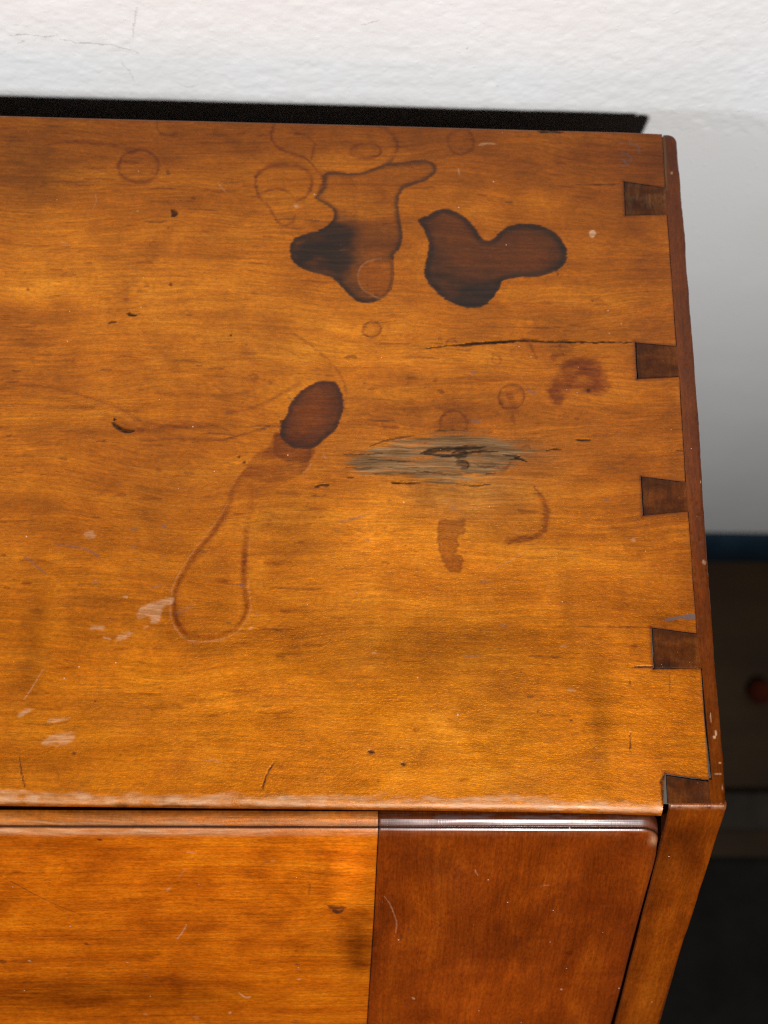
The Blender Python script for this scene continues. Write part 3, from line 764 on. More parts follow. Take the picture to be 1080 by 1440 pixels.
def wood(name, dark, mid, light, fibre=0.16, mottle=0.12, rough=0.27, ripple=1.0, specks=0.5, silk=0.0, silk_col=(0.6, 0.26, 0.04), offset=0.0, pores=1.0, cloud=0.5, spec=0.20, contrast=1.0):
    t = Tree(name)
    g = t.attr("gpos").outputs["Vector"]
    if offset:
        g = t.vadd(g, (offset, offset * 0.37, 0))
    wob = t.noise(t.vscale(g, (0.016, 0.03, 0)), 2)
    wv = t.node("ShaderNodeCombineXYZ")
    t.put(wv.inputs[1], t.lin(wob, 0, 1, -3, 3))
    gw = t.vadd(g, wv.outputs[0])
    broad = t.noise(t.vscale(gw, (0.010, 0.085, 0)), 4, 0.55)
    mids = t.noise(t.vscale(gw, (0.016, 0.50, 0)), 6, 0.66)
    fine_n = t.noise(t.vscale(gw, (0.045, 0.85, 0)), 6, 0.80)
    fine = t.step(fine_n, 0.30, 0.70)
    blot = t.noise(t.vscale(g, (0.055, 0.075, 0)), 4, 0.55, 0.6)
    tt = t.math('ADD', t.math('MULTIPLY', broad, 0.44), t.math('MULTIPLY', mids, 0.26))
    tt = t.math('ADD', tt, t.math('MULTIPLY', blot, 0.30))
    col = t.ramp(tt, [(0.5 - 0.15 / contrast, dark), (0.50, mid), (0.5 + 0.16 / contrast, light)])
    # fibres, pores and cloudy finish
    cl = t.noise(t.vscale(t.vadd(gw, (61, 17, 0)), (0.020, 0.045, 0)), 5, 0.6, 0.8)
    col = t.mix(t.math('MULTIPLY', t.step(cl, 0.46, 0.72), cloud), col, t.mix(1.0, col, (0.50, 0.30, 0.22), 'MULTIPLY'))
    plain_fac = t.lin(fine, 0.0, 1.0, 1 - fibre * 0.62, 1 + fibre * 0.58)
    strong_fac = t.lin(fine, 0.0, 1.0, 1 - fibre * 0.95, 1 + fibre * 0.75)
    zone = t.step(t.noise(t.vscale(t.vadd(gw, (33, 71, 0)), (0.012, 0.030, 0)), 4, 0.6), 0.40, 0.66)
    zf = t.node("ShaderNodeMix", data_type='FLOAT')
    t.put(zf.inputs[0], zone); t.put(zf.inputs[2], plain_fac); t.put(zf.inputs[3], strong_fac)
    col = t.scale_rgb(col, zf.outputs[0])
    col = t.scale_rgb(col, t.lin(blot, 0.2, 0.8, 1 - mottle, 1 + mottle))
    smoke = t.noise(t.vscale(t.vadd(g, (143, 9, 0)), (0.028, 0.036, 0)), 6, 0.62, 1.2)
    col = t.mix(t.math('MULTIPLY', t.step(smoke, 0.50, 0.74), 0.62 * cloud * 2), col, t.mix(1.0, col, (0.66, 0.53, 0.52), 'MULTIPLY'))
    col = t.mix(t.math('MULTIPLY', t.step(smoke, 0.50, 0.26), 0.55 * cloud * 2), col, t.mix(1.0, col, (1.16, 1.34, 1.9), 'MULTIPLY'))
    grit = t.noise(t.vscale(gw, (0.45, 1.0, 0)), 3, 0.85)
    col = t.scale_rgb(col, t.lin(grit, 0.28, 0.72, 0.62, 1.38))
    fl = t.noise(t.vscale(gw, (0.11, 1.5, 0)), 4, 0.65)
    clus = t.step(t.noise(t.vscale(gw, (0.03, 0.16, 0.0)), 3), 0.44, 0.66)
    fleck = t.math('MULTIPLY', t.step(fl, 0.56, 0.70), t.lin(clus, 0, 1, 0.15, 1.0))
    fleck = t.math('MULTIPLY', fleck, 0.75 * pores)
    col = t.mix(fleck, col, t.mix(1.0, col, (0.30, 0.22, 0.20), 'MULTIPLY'))
    m = t.attr("marks")
    ms = t.split(m.outputs["Color"])
    mb = t.attr("marks_b")
    b = t.split(mb.outputs["Color"])
    dk, rd, pl, gr = ms[0], ms[1], ms[2], m.outputs["Alpha"]
    ink, tone, pit = b[0], b[1], b[2]
    col = t.scale_rgb(col, t.lin(tone, 0, 1, 0, 2))
    col = t.mix(mb.outputs["Alpha"], col, t.mix(1.0, col, (1.06, 1.42, 2.4), 'MULTIPLY'))
    col = t.mix(rd, col, t.mix(1.0, col, (0.30, 0.125, 0.10), 'MULTIPLY'))
    streak = t.lin(mids, 0.36, 0.64, 0.45, 1.35)
    greycol = t.scale_rgb(t.ramp(fine, [(0.05, (0.066, 0.036, 0.016)), (0.95, (0.215, 0.122, 0.053))]), streak)
    col = t.mix(gr, col, greycol)
    darkcol = t.scale_rgb(t.mix(t.step(mids, .4, .65), (0.010, 0.0062, 0.0045), (0.022, 0.0105, 0.0055)), t.lin(fine, 0, 1, .85, 1.15))
    col = t.mix(dk, col, darkcol)
    col = t.mix(ink, col, (0.072, 0.061, 0.062))
    palecol = t.scale_rgb(t.mix(t.step(fine, .35, .65), (0.33, 0.175, 0.085), (0.44, 0.265, 0.15)), t.lin(grit, .2, .8, .8, 1.15))
    col = t.mix(pl, col, palecol)
    # dust and lint lying in the finish
    vo = t.node("ShaderNodeTexVoronoi", feature='F1')
    t.put(vo.inputs["Vector"], t.vscale(g, (0.24, 0.24, 0)))
    vo.inputs["Scale"].default_value = 1.0
    vc = t.split(vo.outputs["Color"])
    rad = t.lin(vc[1], 0, 1, 0.012, 0.07)
    dot = t.math('LESS_THAN', vo.outputs["Distance"], rad)
    dot = t.math('MULTIPLY', dot, t.math('GREATER_THAN', vc[0], 1 - 0.30 * specks))
    col = t.mix(t.math('MULTIPLY', dot, 0.62), col, (0.52, 0.42, 0.38))
    vo2 = t.node("ShaderNodeTexVoronoi", feature='F1')
    t.put(vo2.inputs["Vector"], t.vscale(gw, (0.11, 0.42, 0)))
    vo2.inputs["Scale"].default_value = 1.0
    vc2 = t.split(vo2.outputs["Color"])
    nick = t.math('MULTIPLY', t.math('LESS_THAN', vo2.outputs["Distance"], t.lin(vc2[1], 0, 1, 0.03, 0.14)),
                  t.math('GREATER_THAN', vc2[0], 0.84))
    col = t.mix(t.math('MULTIPLY', nick, 0.6), col, (0.05, 0.022, 0.012))
    t.put(t.bsdf.inputs["Base Color"], col)
    # gloss: rubbed old varnish
    cloud = t.noise(t.vscale(g, (0.035, 0.05, 0)), 4, 0.6)
    r = t.math('ADD', t.lin(cloud, 0.3, 0.7, rough - 0.07, rough + 0.08), t.math('MULTIPLY', pl, 0.25))
    r = t.math('ADD', r, t.math('MULTIPLY', gr, 0.22), clamp=True)
    t.put(t.bsdf.inputs["Roughness"], r)
    t.bsdf.inputs["IOR"].default_value = 1.5
    # fine relief
    rip = t.noise(t.vscale(t.vadd(g, (3.1, 7.7, 0)), (0.85, 1.9, 0)), 3, 0.6)
    h = t.math('ADD', t.math('MULTIPLY', rip, 0.9 * ripple), t.math('MULTIPLY', fine, 0.55 * ripple))
    h = t.math('SUBTRACT', h, t.math('MULTIPLY', fleck, 1.1))
    h = t.math('ADD', h, t.math('MULTIPLY', t.math('MULTIPLY', gr, mids), 2.6))
    t.put(t.bsdf.inputs["Normal"], t.bump(h, 0.000022))
    # cracks, pits and raw wood have lost the varnish
    bare = t.math('MAXIMUM', t.math('MULTIPLY', pit, dk), t.math('MAXIMUM', t.math('MULTIPLY', ink, 0.8), t.math('MULTIPLY', gr, 0.7)))
    t.put(t.bsdf.inputs["Specular IOR Level"], t.lin(bare, 0, 1, spec, 0.02))
    if silk:
        # figure of the wood under the varnish: a tinted sheen from the fibres
        gl = t.node("ShaderNodeBsdfAnisotropic") if hasattr(bpy.types, "ShaderNodeBsdfAnisotropic") else t.node("ShaderNodeBsdfGlossy")
        gl.inputs["Roughness"].default_value = 0.43
        cover = t.math('SUBTRACT', 1.0, t.math('MAXIMUM', dk, t.math('MAXIMUM', gr, t.math('MAXIMUM', pl, ink))), clamp=True)
        cover = t.math('MULTIPLY', cover, t.math('SUBTRACT', 1.0, t.math('MULTIPLY', rd, 0.7)))
        t.put(gl.inputs["Color"], t.scale_rgb(t.mix(0.0, silk_col, silk_col), t.lin(tone, 0, 1, 0.2, 1.8)))
        rip2 = t.noise(t.vscale(t.vadd(g, (13.1, 27.7, 0)), (0.8, 1.9, 0)), 3, 0.65, 0.3)
        t.put(gl.inputs["Normal"], t.bump(t.math('ADD', rip2, t.math('MULTIPLY', blot, 2.5)), 0.00022))
        mx = t.node("ShaderNodeMixShader")
        t.put(mx.inputs[0], t.math('MULTIPLY', cover, silk))
        t.nt.links.new(t.bsdf.outputs[0], mx.inputs[1]); t.nt.links.new(gl.outputs[0], mx.inputs[2])
        t.nt.links.new(mx.outputs[0], t.nt.nodes["Material Output"].inputs[0])
    return t.mat


M_TOP = wood("honey_wood_varnished", (0.165, 0.032, 0.0012), (0.285, 0.068, 0.0020), (0.385, 0.112, 0.0042), fibre=0.42, specks=0.9, silk=0.19, silk_col=(0.6, 0.22, 0.010))
M_LID = wood("lid_wood_varnished", (0.205, 0.034, 0.0011), (0.345, 0.073, 0.0016), (0.46, 0.122, 0.0032), fibre=0.34, offset=340, cloud=0.26, specks=0.6, silk=0.13, silk_col=(0.6, 0.20, 0.008))
M_END = wood("red_brown_wood_varnished", (0.074, 0.0105, 0.0006), (0.136, 0.0215, 0.0009), (0.215, 0.044, 0.0017), offset=900, fibre=0.24, contrast=0.62, cloud=0.22, mottle=0.16, pores=0.5, specks=1.2, rough=0.24, ripple=0.30, spec=0.34, silk=0.05, silk_col=(0.4, 0.10, 0.005))
M_SIDE = wood("side_wood_varnished", (0.066, 0.0115, 0.0006), (0.122, 0.0228, 0.0009), (0.185, 0.042, 0.0016), offset=1500, fibre=0.24, contrast=0.8, specks=0.9, rough=0.24, spec=0.24, pores=0.7, silk=0.05, silk_col=(0.4, 0.13, 0.006))
M_PIN = wood("end_grain_dark", (0.027, 0.0068, 0.0012), (0.056, 0.0138, 0.0018), (0.100, 0.0275, 0.0032), offset=2100, fibre=0.22, mottle=0.3, specks=1.3, rough=0.32, spec=0.12, pores=0.6)


def plain(name, col, rough=0.6, bumpy=0.0):
    t = Tree(name)
    tc = t.node("ShaderNodeTexCoord")
    n = t.noise(t.vscale(tc.outputs["Object"], (24, 24, 24)), 6, 0.7)
    t.put(t.bsdf.inputs["Base Color"], t.scale_rgb(t.mix(0.0, col, col), t.lin(n, 0.3, 0.7, 0.6, 1.4)))
    t.bsdf.inputs["Roughness"].default_value = rough
    t.bsdf.inputs["Specular IOR Level"].default_value = 0.12
    if bumpy:
        t.put(t.bsdf.inputs["Normal"], t.bump(n, bumpy))
    return t.mat


M_RAW = plain("raw_inner_wood", (0.055, 0.025, 0.010), 0.8, 0.0002)
M_DIRT = plain("joint_dirt", (0.070, 0.060, 0.051), 0.9, 0.0003)

# ------------------------------------------------------------------ the setting
# wall: rough painted plaster, finely modelled behind the desk
def build_wall():
    t = Tree("white_painted_plaster")
    tc = t.node("ShaderNodeTexCoord")
    p = t.vscale(tc.outputs["Object"], (1000, 1000, 1000))
    n1 = t.noise(t.vscale(p, (0.02, 0.02, 0.02)), 4)
    n2 = t.noise(t.vscale(p, (0.22, 0.22, 0.16)), 4, 0.55)
    n3 = t.noise(t.vscale(p, (0.9, 0.9, 0.8)), 3, 0.5)
    col = t.ramp(n1, [(0.3, (0.720, 0.712, 0.702)), (0.7, (0.742, 0.744, 0.750))])
    at = t.split(t.attr("marks").outputs["Color"])
    col = t.mix(at[0], col, (0.24, 0.21, 0.19))
    vo = t.node("ShaderNodeTexVoronoi")
    t.put(vo.inputs["Vector"], t.vscale(p, (0.03, 0.03, 0.03)))
    vo.inputs["Scale"].default_value = 1.0
    sp = t.math('MULTIPLY', t.math('LESS_THAN', vo.outputs["Distance"], 0.012), t.math('GREATER_THAN', t.split(vo.outputs["Color"])[0], 0.8))
    col = t.mix(t.math('MULTIPLY', sp, 0.5), col, (0.3, 0.24, 0.2))
    t.put(t.bsdf.inputs["Base Color"], col)
    t.bsdf.inputs["Roughness"].default_value = 0.55
    h = t.math('ADD', t.math('MULTIPLY', n2, 1.0), t.math('MULTIPLY', n3, 0.18))
    pim = t.math('MULTIPLY', t.step(t.noise(t.vscale(p, (0.30, 0.30, 0.24)), 2), 0.62, 0.80), 1.1)
    h = t.math('ADD', h, pim)
    h = t.math('SUBTRACT', h, t.math('MULTIPLY', at[0], 0.8))
    t.put(t.bsdf.inputs["Normal"], t.bump(h, 0.000075))
    xs = np.arange(-300, 80.1, 0.5); zs = np.arange(-40, 80.1, 0.4)
    Z, X = np.meshgrid(zs, xs, indexing='ij')
    S = Surface(X.ravel(), Z.ravel())
    for k, (pts, w, st) in enumerate(WALL_CRACKS):
        S.stroke("dark", pts, max(w, 0.55), st, seed=200 + k, rough=1.0, jit=0.5)
    edge = np.minimum(np.minimum(X - xs[0], xs[-1] - X), np.minimum(Z - zs[0], zs[-1] - Z))
    amp = smooth(0, 8, edge)
    Y = WALL_Y - amp * (0.22 * fbm(X, Z, 31, 5, 5, 3) + 0.25 * fbm(X, Z, 33, 40, 30, 2))
    V = np.stack([X.ravel(), Y.ravel(), Z.ravel()], 1)
    F = grid_faces(*X.shape)
    at = S.attributes()
    xa = [-1600, xs[0], xs[-1], 1600]; za = [FLOOR_Z, zs[0], zs[-1], 900]
    v2 = []; f2 = []
    for i in range(3):
        for j in range(3):
            if i == 1 and j == 1:
                continue
            n = len(V) + len(v2)
            v2 += [(xa[i], WALL_Y, za[j]), (xa[i + 1], WALL_Y, za[j]), (xa[i + 1], WALL_Y, za[j + 1]), (xa[i], WALL_Y, za[j + 1])]
            f2.append([n, n + 1, n + 2, n + 3])
    at = {k: np.concatenate([a, np.tile([0, .5, 0, 0.0] if k == "marks_b" else [0, 0, 0, 0.], (len(v2), 1))]) for k, a in at.items()}
    o = make_mesh("wall", np.concatenate([V, np.array(v2)]), np.concatenate([F, np.array(f2)]), t.mat, attrs=at)
    o["kind"] = "structure"
    o["label"] = "white painted plaster wall with fine cracks behind the desk"


build_wall()

sp = [(WALL_Y - 0.2, FLOOR_Z + 62), (WALL_Y - 3, FLOOR_Z + 61), (WALL_Y - 8, FLOOR_Z + 56), (WALL_Y - 12, FLOOR_Z + 46), (WALL_Y - 14, FLOOR_Z + 34), (WALL_Y - 14, FLOOR_Z + 0.3), (WALL_Y - 0.2, FLOOR_Z + 0.3), (WALL_Y - 0.2, FLOOR_Z + 40)]
v, f = prism(sp, -1600, 1600)
sk = make_mesh("skirting_board", v, f, plain("dark_blue_paint", (0.008, 0.019, 0.031), 0.6), flat_from=0)
sk["kind"] = "structure"
sk["label"] = "dark blue skirting along the foot of the wall"


def build_floor():
    t = Tree("dark_floor")
    tc = t.node("ShaderNodeTexCoord")
    p = t.vscale(tc.outputs["Object"], (1, 1, 1))
    n = t.noise(t.vscale(p, (6, 30, 1)), 5, 0.6)
    n2 = t.noise(t.vscale(p, (14, 14, 1)), 3, 0.5)
    col = t.ramp(t.math('ADD', t.math('MULTIPLY', n, 0.5), t.math('MULTIPLY', n2, 0.5)),
                 [(0.30, (0.016, 0.0085, 0.0035)), (0.5, (0.026, 0.0138, 0.0055)), (0.7, (0.036, 0.020, 0.008))])
    t.put(t.bsdf.inputs["Base Color"], col)
    t.bsdf.inputs["Roughness"].default_value = 0.6
    t.bsdf.inputs["Specular IOR Level"].default_value = 0.12
    V = np.array([(-1600, -1500, FLOOR_Z), (1600, -1500, FLOOR_Z), (1600, WALL_Y + 5, FLOOR_Z), (-1600, WALL_Y + 5, FLOOR_Z)], float)
    o = make_mesh("floor", V, np.array([[0, 1, 2, 3]]), t.mat)
    o["kind"] = "structure"
    o["label"] = "dark brown floor far below the desk top"


build_floor()

# things lying on the floor, far below and out of focus
def build_floor_things():
    n = 20
    th = np.linspace(0, math.pi, 13); ph = np.linspace(0, 2 * math.pi, n, endpoint=True)
    T, Pp = np.meshgrid(th, ph, indexing='ij')
    R = 12.0 * (1 + 0.02 * np.cos(6 * Pp) * np.sin(T))
    V = np.stack([283 + R * np.sin(T) * np.cos(Pp), 133 + R * np.sin(T) * np.sin(Pp), FLOOR_Z + 12.2 + 12 * np.cos(T)], -1).reshape(-1, 3)
    o = make_mesh("ball", V, grid_faces(13, n)[:, ::-1], plain("faded_red_rubber", (0.045, 0.006, 0.0015), 1.0))
    o["label"] = "small blurred red ball lying on the dark floor right of the desk"
    o["category"] = "ball"
    x = np.array([60, 62, 418, 420.]); y = np.array([4, 6, 37, 39.])
    Y, X = np.meshgrid(y, x, indexing='ij')
    Z = np.full(X.shape, FLOOR_Z + 18.0); Z[[0, -1]] -= 2; Z[:, [0, -1]] -= 2
    V = np.stack([X.ravel(), Y.ravel(), Z.ravel()], 1); F = grid_faces(4, 4)
    up, dn, ids, nf = skirt(V, F, (0, 0, -15.6))
    o = make_mesh("wooden_batten", np.concatenate([V, up, dn]), np.concatenate([F, nf]), plain("greyed_bare_wood", (0.022, 0.0165, 0.012), 0.7), flat_from=0)
    o["label"] = "grey-brown batten lying across the dark floor right of the desk"
    o["category"] = "batten"
    x = np.array([40, 44, 700, 704.]); y = np.array([-700, -696, -24, -20.])  # thin slab that makes this area of floor nearly black
    Y, X = np.meshgrid(y, x, indexing='ij')
    Z = np.full(X.shape, FLOOR_Z + 6.0); Z[[0, -1]] -= 3; Z[:, [0, -1]] -= 3
    V = np.stack([X.ravel(), Y.ravel(), Z.ravel()], 1)
    up, dn, ids, nf = skirt(V, F, (0, 0, -2.8))
    o = make_mesh("dark_slab", np.concatenate([V, up, dn]), np.concatenate([F, nf]), plain("near_black", (0.0075, 0.0070, 0.0055), 0.9), flat_from=0)
    o["label"] = "nearly black flat slab on the floor at the front right of the desk"
    o["category"] = "mat"


build_floor_things()

# ------------------------------------------------------------------ the desk
desk = bpy.data.objects.new("slant_front_desk", None)
COL.objects.link(desk)
desk.location = (-0.45, 0.02, FLOOR_Z * MM)
desk["label"] = "old honey-brown wooden slant-front desk with a stained dovetailed top"
desk["category"] = "desk"
bpy.context.view_layer.update()
INV = desk.matrix_world.inverted()


def part(*a, parent=desk, **k):
    o = make_mesh(*a, **k)
    o.parent = parent
    # children are built in place: keep their world position
    if parent is desk:
        o.matrix_parent_inverse = INV
    return o


def smin_line(pts, ys):
    P = np.array(sorted(pts, key=lambda q: q[1]))
    return np.interp(ys, P[:, 1], P[:, 0])


def lerp(a, b, t):
    return a + (b - a) * t


def edge_line(pts):
    P = np.array(sorted(pts))
    k = (P[1, 1] - P[0, 1]) / (P[1, 0] - P[0, 0])
    return np.concatenate([[[-900, P[0, 1] + k * (-900 - P[0, 0]) * 0.2]], P])


X_LEFT = -880.0
BE = edge_line(BACK_EDGE); FE = edge_line(FRONT_EDGE)


def build_top():
    P = [np.array(p) for p in PINS]        # each: inner back, inner front, outer front, outer back
    br = [np.array(FRONT_EDGE[-1])]
    br += [P[4][0], P[3][1], P[3][0], P[2][1], P[2][0], P[1][1], P[1][0], P[0][1], P[0][0], np.array((-20.6, 253.45))]
    rows = []                               # inner end of every row
    spans = []
    rt = []
    for i in range(len(br) - 1):
        n = max(4, int(round(abs(br[i + 1][1] - br[i][1]) / 0.40)))
        t = np.linspace(0, 1, n + 1)
        if i == 0:                          # the rounded front arris: denser towards the front
            t = np.linspace(0, 1, 44) ** 1.35
        start = len(rows) - (1 if rows else 0)
        for q in (t if i == 0 else t[1:]):
            rows.append(lerp(br[i], br[i + 1], q))
        spans.append((start, len(rows) - 1))
    rows = np.array(rows)
    y0, y1 = rows[0, 1], rows[-1, 1]
    q = (rows[:, 1] - y0) / (y1 - y0)
    coarse = np.array([X_LEFT, -700, -560, -440, -360, -310])
    nfine = 640
    cf = np.linspace(0, 1, nfine)
    nr = len(rows)
    XL = -285.0
    X = np.zeros((nr, len(coarse) + nfine)); Y = np.zeros_like(X)
    X[:, :len(coarse)] = coarse[None]
    X[:, len(coarse):] = XL + (rows[:, 0][:, None] - XL) * cf[None]
    fe = np.interp(X, FE[:, 0], FE[:, 1]); be = np.interp(X, BE[:, 0], BE[:, 1])
    Y = fe + (be - fe) * q[:, None]
    V = [np.stack([X.ravel(), Y.ravel()], 1)]
    F = [grid_faces(*X.shape)]
    off = X.size
    last = X.shape[1]
    # dovetail tails reach beyond the baseline between the pins
    lap = np.array(LAP_BACK)
    tails = [(1, P[4][3], P[3][2]), (3, P[3][3], P[2][2]), (5, P[2][3], P[1][2]), (7, P[1][3], P[0][2]), (9, P[0][3], lap[0] + [0, 0.2])]
    tail_edge = []
    for si, o0, o1 in tails:
        a, b = spans[si]
        n = b - a + 1
        t = np.linspace(0, 1, n)
        inner = rows[a:b + 1]
        outer = o0[None] + (o1 - o0)[None] * t[:, None]
        outer[:, 0] += 0.10 * vnoise(outer[:, 1], 0 * t, 5 + si, 5, 1)
        nc = 40
        c = np.linspace(0, 1, nc + 1)[1:]
        XX = inner[:, 0][:, None] + (outer[:, 0] - inner[:, 0])[:, None] * c[None]
        YY = inner[:, 1][:, None] + (outer[:, 1] - inner[:, 1])[:, None] * c[None]
        V.append(np.stack([XX.ravel(), YY.ravel()], 1))
        g = grid_faces(n, nc, off)
        lk = np.arange(a, b)
        j = np.stack([lk * last + last - 1, off + (lk - a) * nc, off + (lk - a + 1) * nc, (lk + 1) * last + last - 1], 1)
        F += [g, j]
        off += n * nc
        tail_edge.append(outer)
    V = np.concatenate(V); F = np.concatenate(F)
    x, y = V[:, 0], V[:, 1]
    S = Surface(x, y)
    S.tones(TONES)
    for k, (gx, gy, rx, ry, am) in enumerate(GOLD):
        S.gold += am * np.exp(-((x - gx) / rx) ** 2 - ((y - gy) / ry) ** 2) * (1 + 0.6 * fbm(x, y, 240 + k, 16, 5, 4))
    # colour turns browner and redder along the back, redder at the right end
    old = smooth(172, 250, y + 16 * fbm(x, y, 38, 60, 24, 4))
    S.tone -= 0.05 * old
    S.red = 1 - (1 - S.red) * (1 - 0.20 * old) * (1 - 0.26 * smooth(-52, -6, x + 9 * fbm(x, y, 39, 18, 26, 4)))
    # water and ink stains
    def stain(name, seed, body_red, body_dark, rim, rim_w=0.5, edge=0.18, jit=0.25):
        idx, d = S.sdf(STAINS[name], seed=seed, jit=jit)
        inn = 1 - smooth(-edge, edge, d)
        S.add("red", idx, inn * body_red)
        S.add("dark", idx, inn * body_dark)
        rr = np.exp(-((d + rim_w * 0.7) / rim_w) ** 2) * inn
        S.add("dark", idx, rr * rim)
        return idx, d, inn
    idx, d, inn = stain('ink_stain_left', 11, 0.18, 0.06, 0.75, 1.1, 0.3, 0.45)
    i2, d2 = S.sdf(STAINS['ink_left_core'], seed=13, jit=1.5, margin=14, js=(9, 7))
    core = np.zeros(S.n); core[i2] = 1 - smooth(-8.0, 6.5, d2 + 2.5 * 1.8 * fbm(x[i2], y[i2], 14, 8, 4, 4))
    i3, d3 = S.sdf(STAINS['ink_drop'], seed=15, jit=0.15)
    drop = np.zeros(S.n); drop[i3] = 1 - smooth(-0.15, 0.15, d3)
    msk = np.zeros(S.n); msk[idx] = inn
    blotch = 0.5 + 0.5 * fbm(x, y, 41, 14, 5, 4)
    S.add("dark", slice(None), msk * core * (0.93 + 0.07 * blotch))
    S.add("dark", slice(None), msk * 0.50 * smooth(217, 203, y + 5 * fbm(x, y, 42, 10, 6, 4)) * (0.55 + 0.45 * blotch) * (1 - core))
    lower = msk * smooth(212, 200, y) * (1 - core) * 0.45
    S.add("red", slice(None), lower * (0.4 + 0.6 * blotch))
    S.dark = S.dark * (1 - drop * 0.86); S.red = np.where(drop > 0.5, np.maximum(S.red, 0.50), S.red)
    S.add("dark", i3, 0.5 * np.exp(-((d3 + 0.7) / 0.6) ** 2) * (S.x[i3] > -116) )
    S.add("pale", i3, 0.22 * np.exp(-((d3 - 0.05) / 0.22) ** 2) * (S.x[i3] < -113))
    idx, d, inn = stain('ink_stain_right', 17, 0.66, 0.42, 0.80, 1.4, 0.3, 0.45)
    xx, yy = x[idx], y[idx]
    px = (xx - xx.min()) / (xx.max() - xx.min()); py = (yy - yy.min()) / (yy.max() - yy.min())
    deep = np.exp(-(((px - 0.36) / 0.30) ** 2 + ((py - 0.18) / 0.26) ** 2)) * 0.8
    deep += np.exp(-(((px - 0.12) / 0.12) ** 2 + ((py - 0.55) / 0.4) ** 2)) * 0.35
    deep += np.exp(-(((px - 0.93) / 0.10) ** 2 + ((py - 0.55) / 0.3) ** 2)) * 0.5
    deep += np.exp(-(((px - 0.72) / 0.2) ** 2 + ((py - 0.83) / 0.10) ** 2)) * 0.45
    S.add("dark", idx, inn * np.clip(deep * 1.25 * (0.8 + 0.45 * fbm(xx, yy, 43, 9, 5, 4)) + 0.16 + 0.14 * fbm(xx, yy, 44, 12, 2.0, 4), 0, 0.97))
    idx, d, inn = stain('oval_stain', 19, 0.86, 0.30, 0.60, 1.1, 0.35, 0.5)
    S.add("dark", idx, inn * (0.25 + 0.35 * fbm(x[idx], y[idx], 47, 6, 2.0, 3)) * smooth(-9, -2, d))
    idx, d, inn = stain('oval_foot', 23, 0.55, 0.05, 0.12, 0.6, 0.4)
    idx, d = S.sdf(STAINS['oval_trail'], seed=25, jit=0.5)
    top_y = y[idx]
    S.add("red", idx, (1 - smooth(-0.5, 0.5, d)) * 0.95 * smooth(98, 116, top_y) * (0.65 + 0.5 * fbm(x[idx], y[idx], 26, 8, 2, 4)))
    idx, d = S.sdf(STAINS['tongue_ring'], seed=27, jit=0.3)
    ins = 1 - smooth(-0.4, 0.4, d)
    S.tone[idx] += 0.05 * ins
    hatch = 0.5 + 0.5 * fbm(x[idx], y[idx], 49, 3.0, 0.5, 3)
    S.add("red", idx, ins * np.exp(-((d + 1.0) / 1.1) ** 2) * (0.25 + 0.75 * hatch) * smooth(114, 98, y[idx]) * np.clip(0.75 + 0.9 * fbm(x[idx], y[idx], 48, 9, 9, 3), 0.12, 1.25))
    idx, d = S.sdf(STAINS['weathered'], seed=29, jit=1.9, margin=8, js=(7, 0.9))
    w = (1 - smooth(-4.2, 1.4, d + 1.2 * fbm(x[idx], y[idx], 30, 5, 2.5, 4))) * (0.70 + 0.30 * fbm(x[idx], y[idx], 51, 8, 0.9, 4))
    w *= lerp(1.0, 0.70, smooth(-75, -45, x[idx]))
    w = 0.95 * smooth(0.18, 0.72, w + 0.42 * fbm(x[idx], y[idx], 52, 9, 0.7, 4) * (w > 0.02))
    S.add("grey", idx, np.clip(w, 0, 0.93))
    nk = 1 - smooth(0.3, 0.75, np.hypot((x + 86) / 14, (y - 123.5) / 3.2))
    S.add("dark", slice(None), nk * 0.25 * (0.5 + 0.5 * fbm(x, y, 53, 3, .6, 3)))
    idx, d, inn = stain('drip_strip', 31, 0.60, 0.04, 0.16, 0.6, 0.5, 0.9)
    idx, d = S.sdf(STAINS['red_blotch'], seed=33, jit=1.2)
    mot = np.clip(0.5 + 0.9 * fbm(x[idx], y[idx], 55, 5, 3, 4), 0, 1)
    S.add("red", idx, (1 - smooth(-1.5, 1.2, d)) * (0.36 + 0.58 * mot))
    for k in 'abcdefg':
        idx, d = S.sdf(STAINS['scuff_' + k], seed=60 + ord(k), jit=0.6)
        S.add("pale", idx, (1 - smooth(-0.6, 0.25, d)) * (0.42 + 0.38 * fbm(x[idx], y[idx], 57, 3, 0.4, 3)))
    idx, d = S.sdf(STAINS['chip_grey'], seed=35, jit=0.3)
    S.add("ink", idx, (1 - smooth(-0.2, 0.2, d)) * 0.85); S.pit[idx] = np.maximum(S.pit[idx], 1 - smooth(-.2, .2, d))
    idx, d = S.sdf(STAINS['pale_speck'], seed=36, jit=0.15)
    S.add("pale", idx, (1 - smooth(-0.2, 0.2, d)) * 0.9)
    for k, (pts, wd, st) in enumerate(RINGS):
        P = np.array(pts)
        if np.hypot(*(P[0] - P[-1])) < 4.5 and len(pts) > 6:
            idx, d = S.sdf(pts, seed=320 + k, jit=0.3)
            S.add("red", idx, (1 - smooth(-0.3, 0.3, d)) * st * (0.26 + 0.30 * fbm(x[idx], y[idx], 330 + k, 5, 2, 3) + 0.45 * smooth(-2.4, 0, d) * (0.6 + 0.8 * fbm(x[idx], y[idx], 360 + k, 6, 5, 3))))
        S.stroke("red", pts, wd * 1.25, min(0.95, st * 1.9), seed=300 + k, jit=0.3, taper=False, rough=1.2, soft=0.8, fade=0.6)
        S.stroke("dark", pts, wd * 0.75, st * 0.75, seed=340 + k, jit=0.3, taper=False, rough=1.2, soft=0.85, fade=0.8)
    for k, (pts, wd, st) in enumerate(RED_STROKES):
        S.stroke("red", pts, wd, st, seed=400 + k, jit=0.5, rough=0.9, soft=0.65)
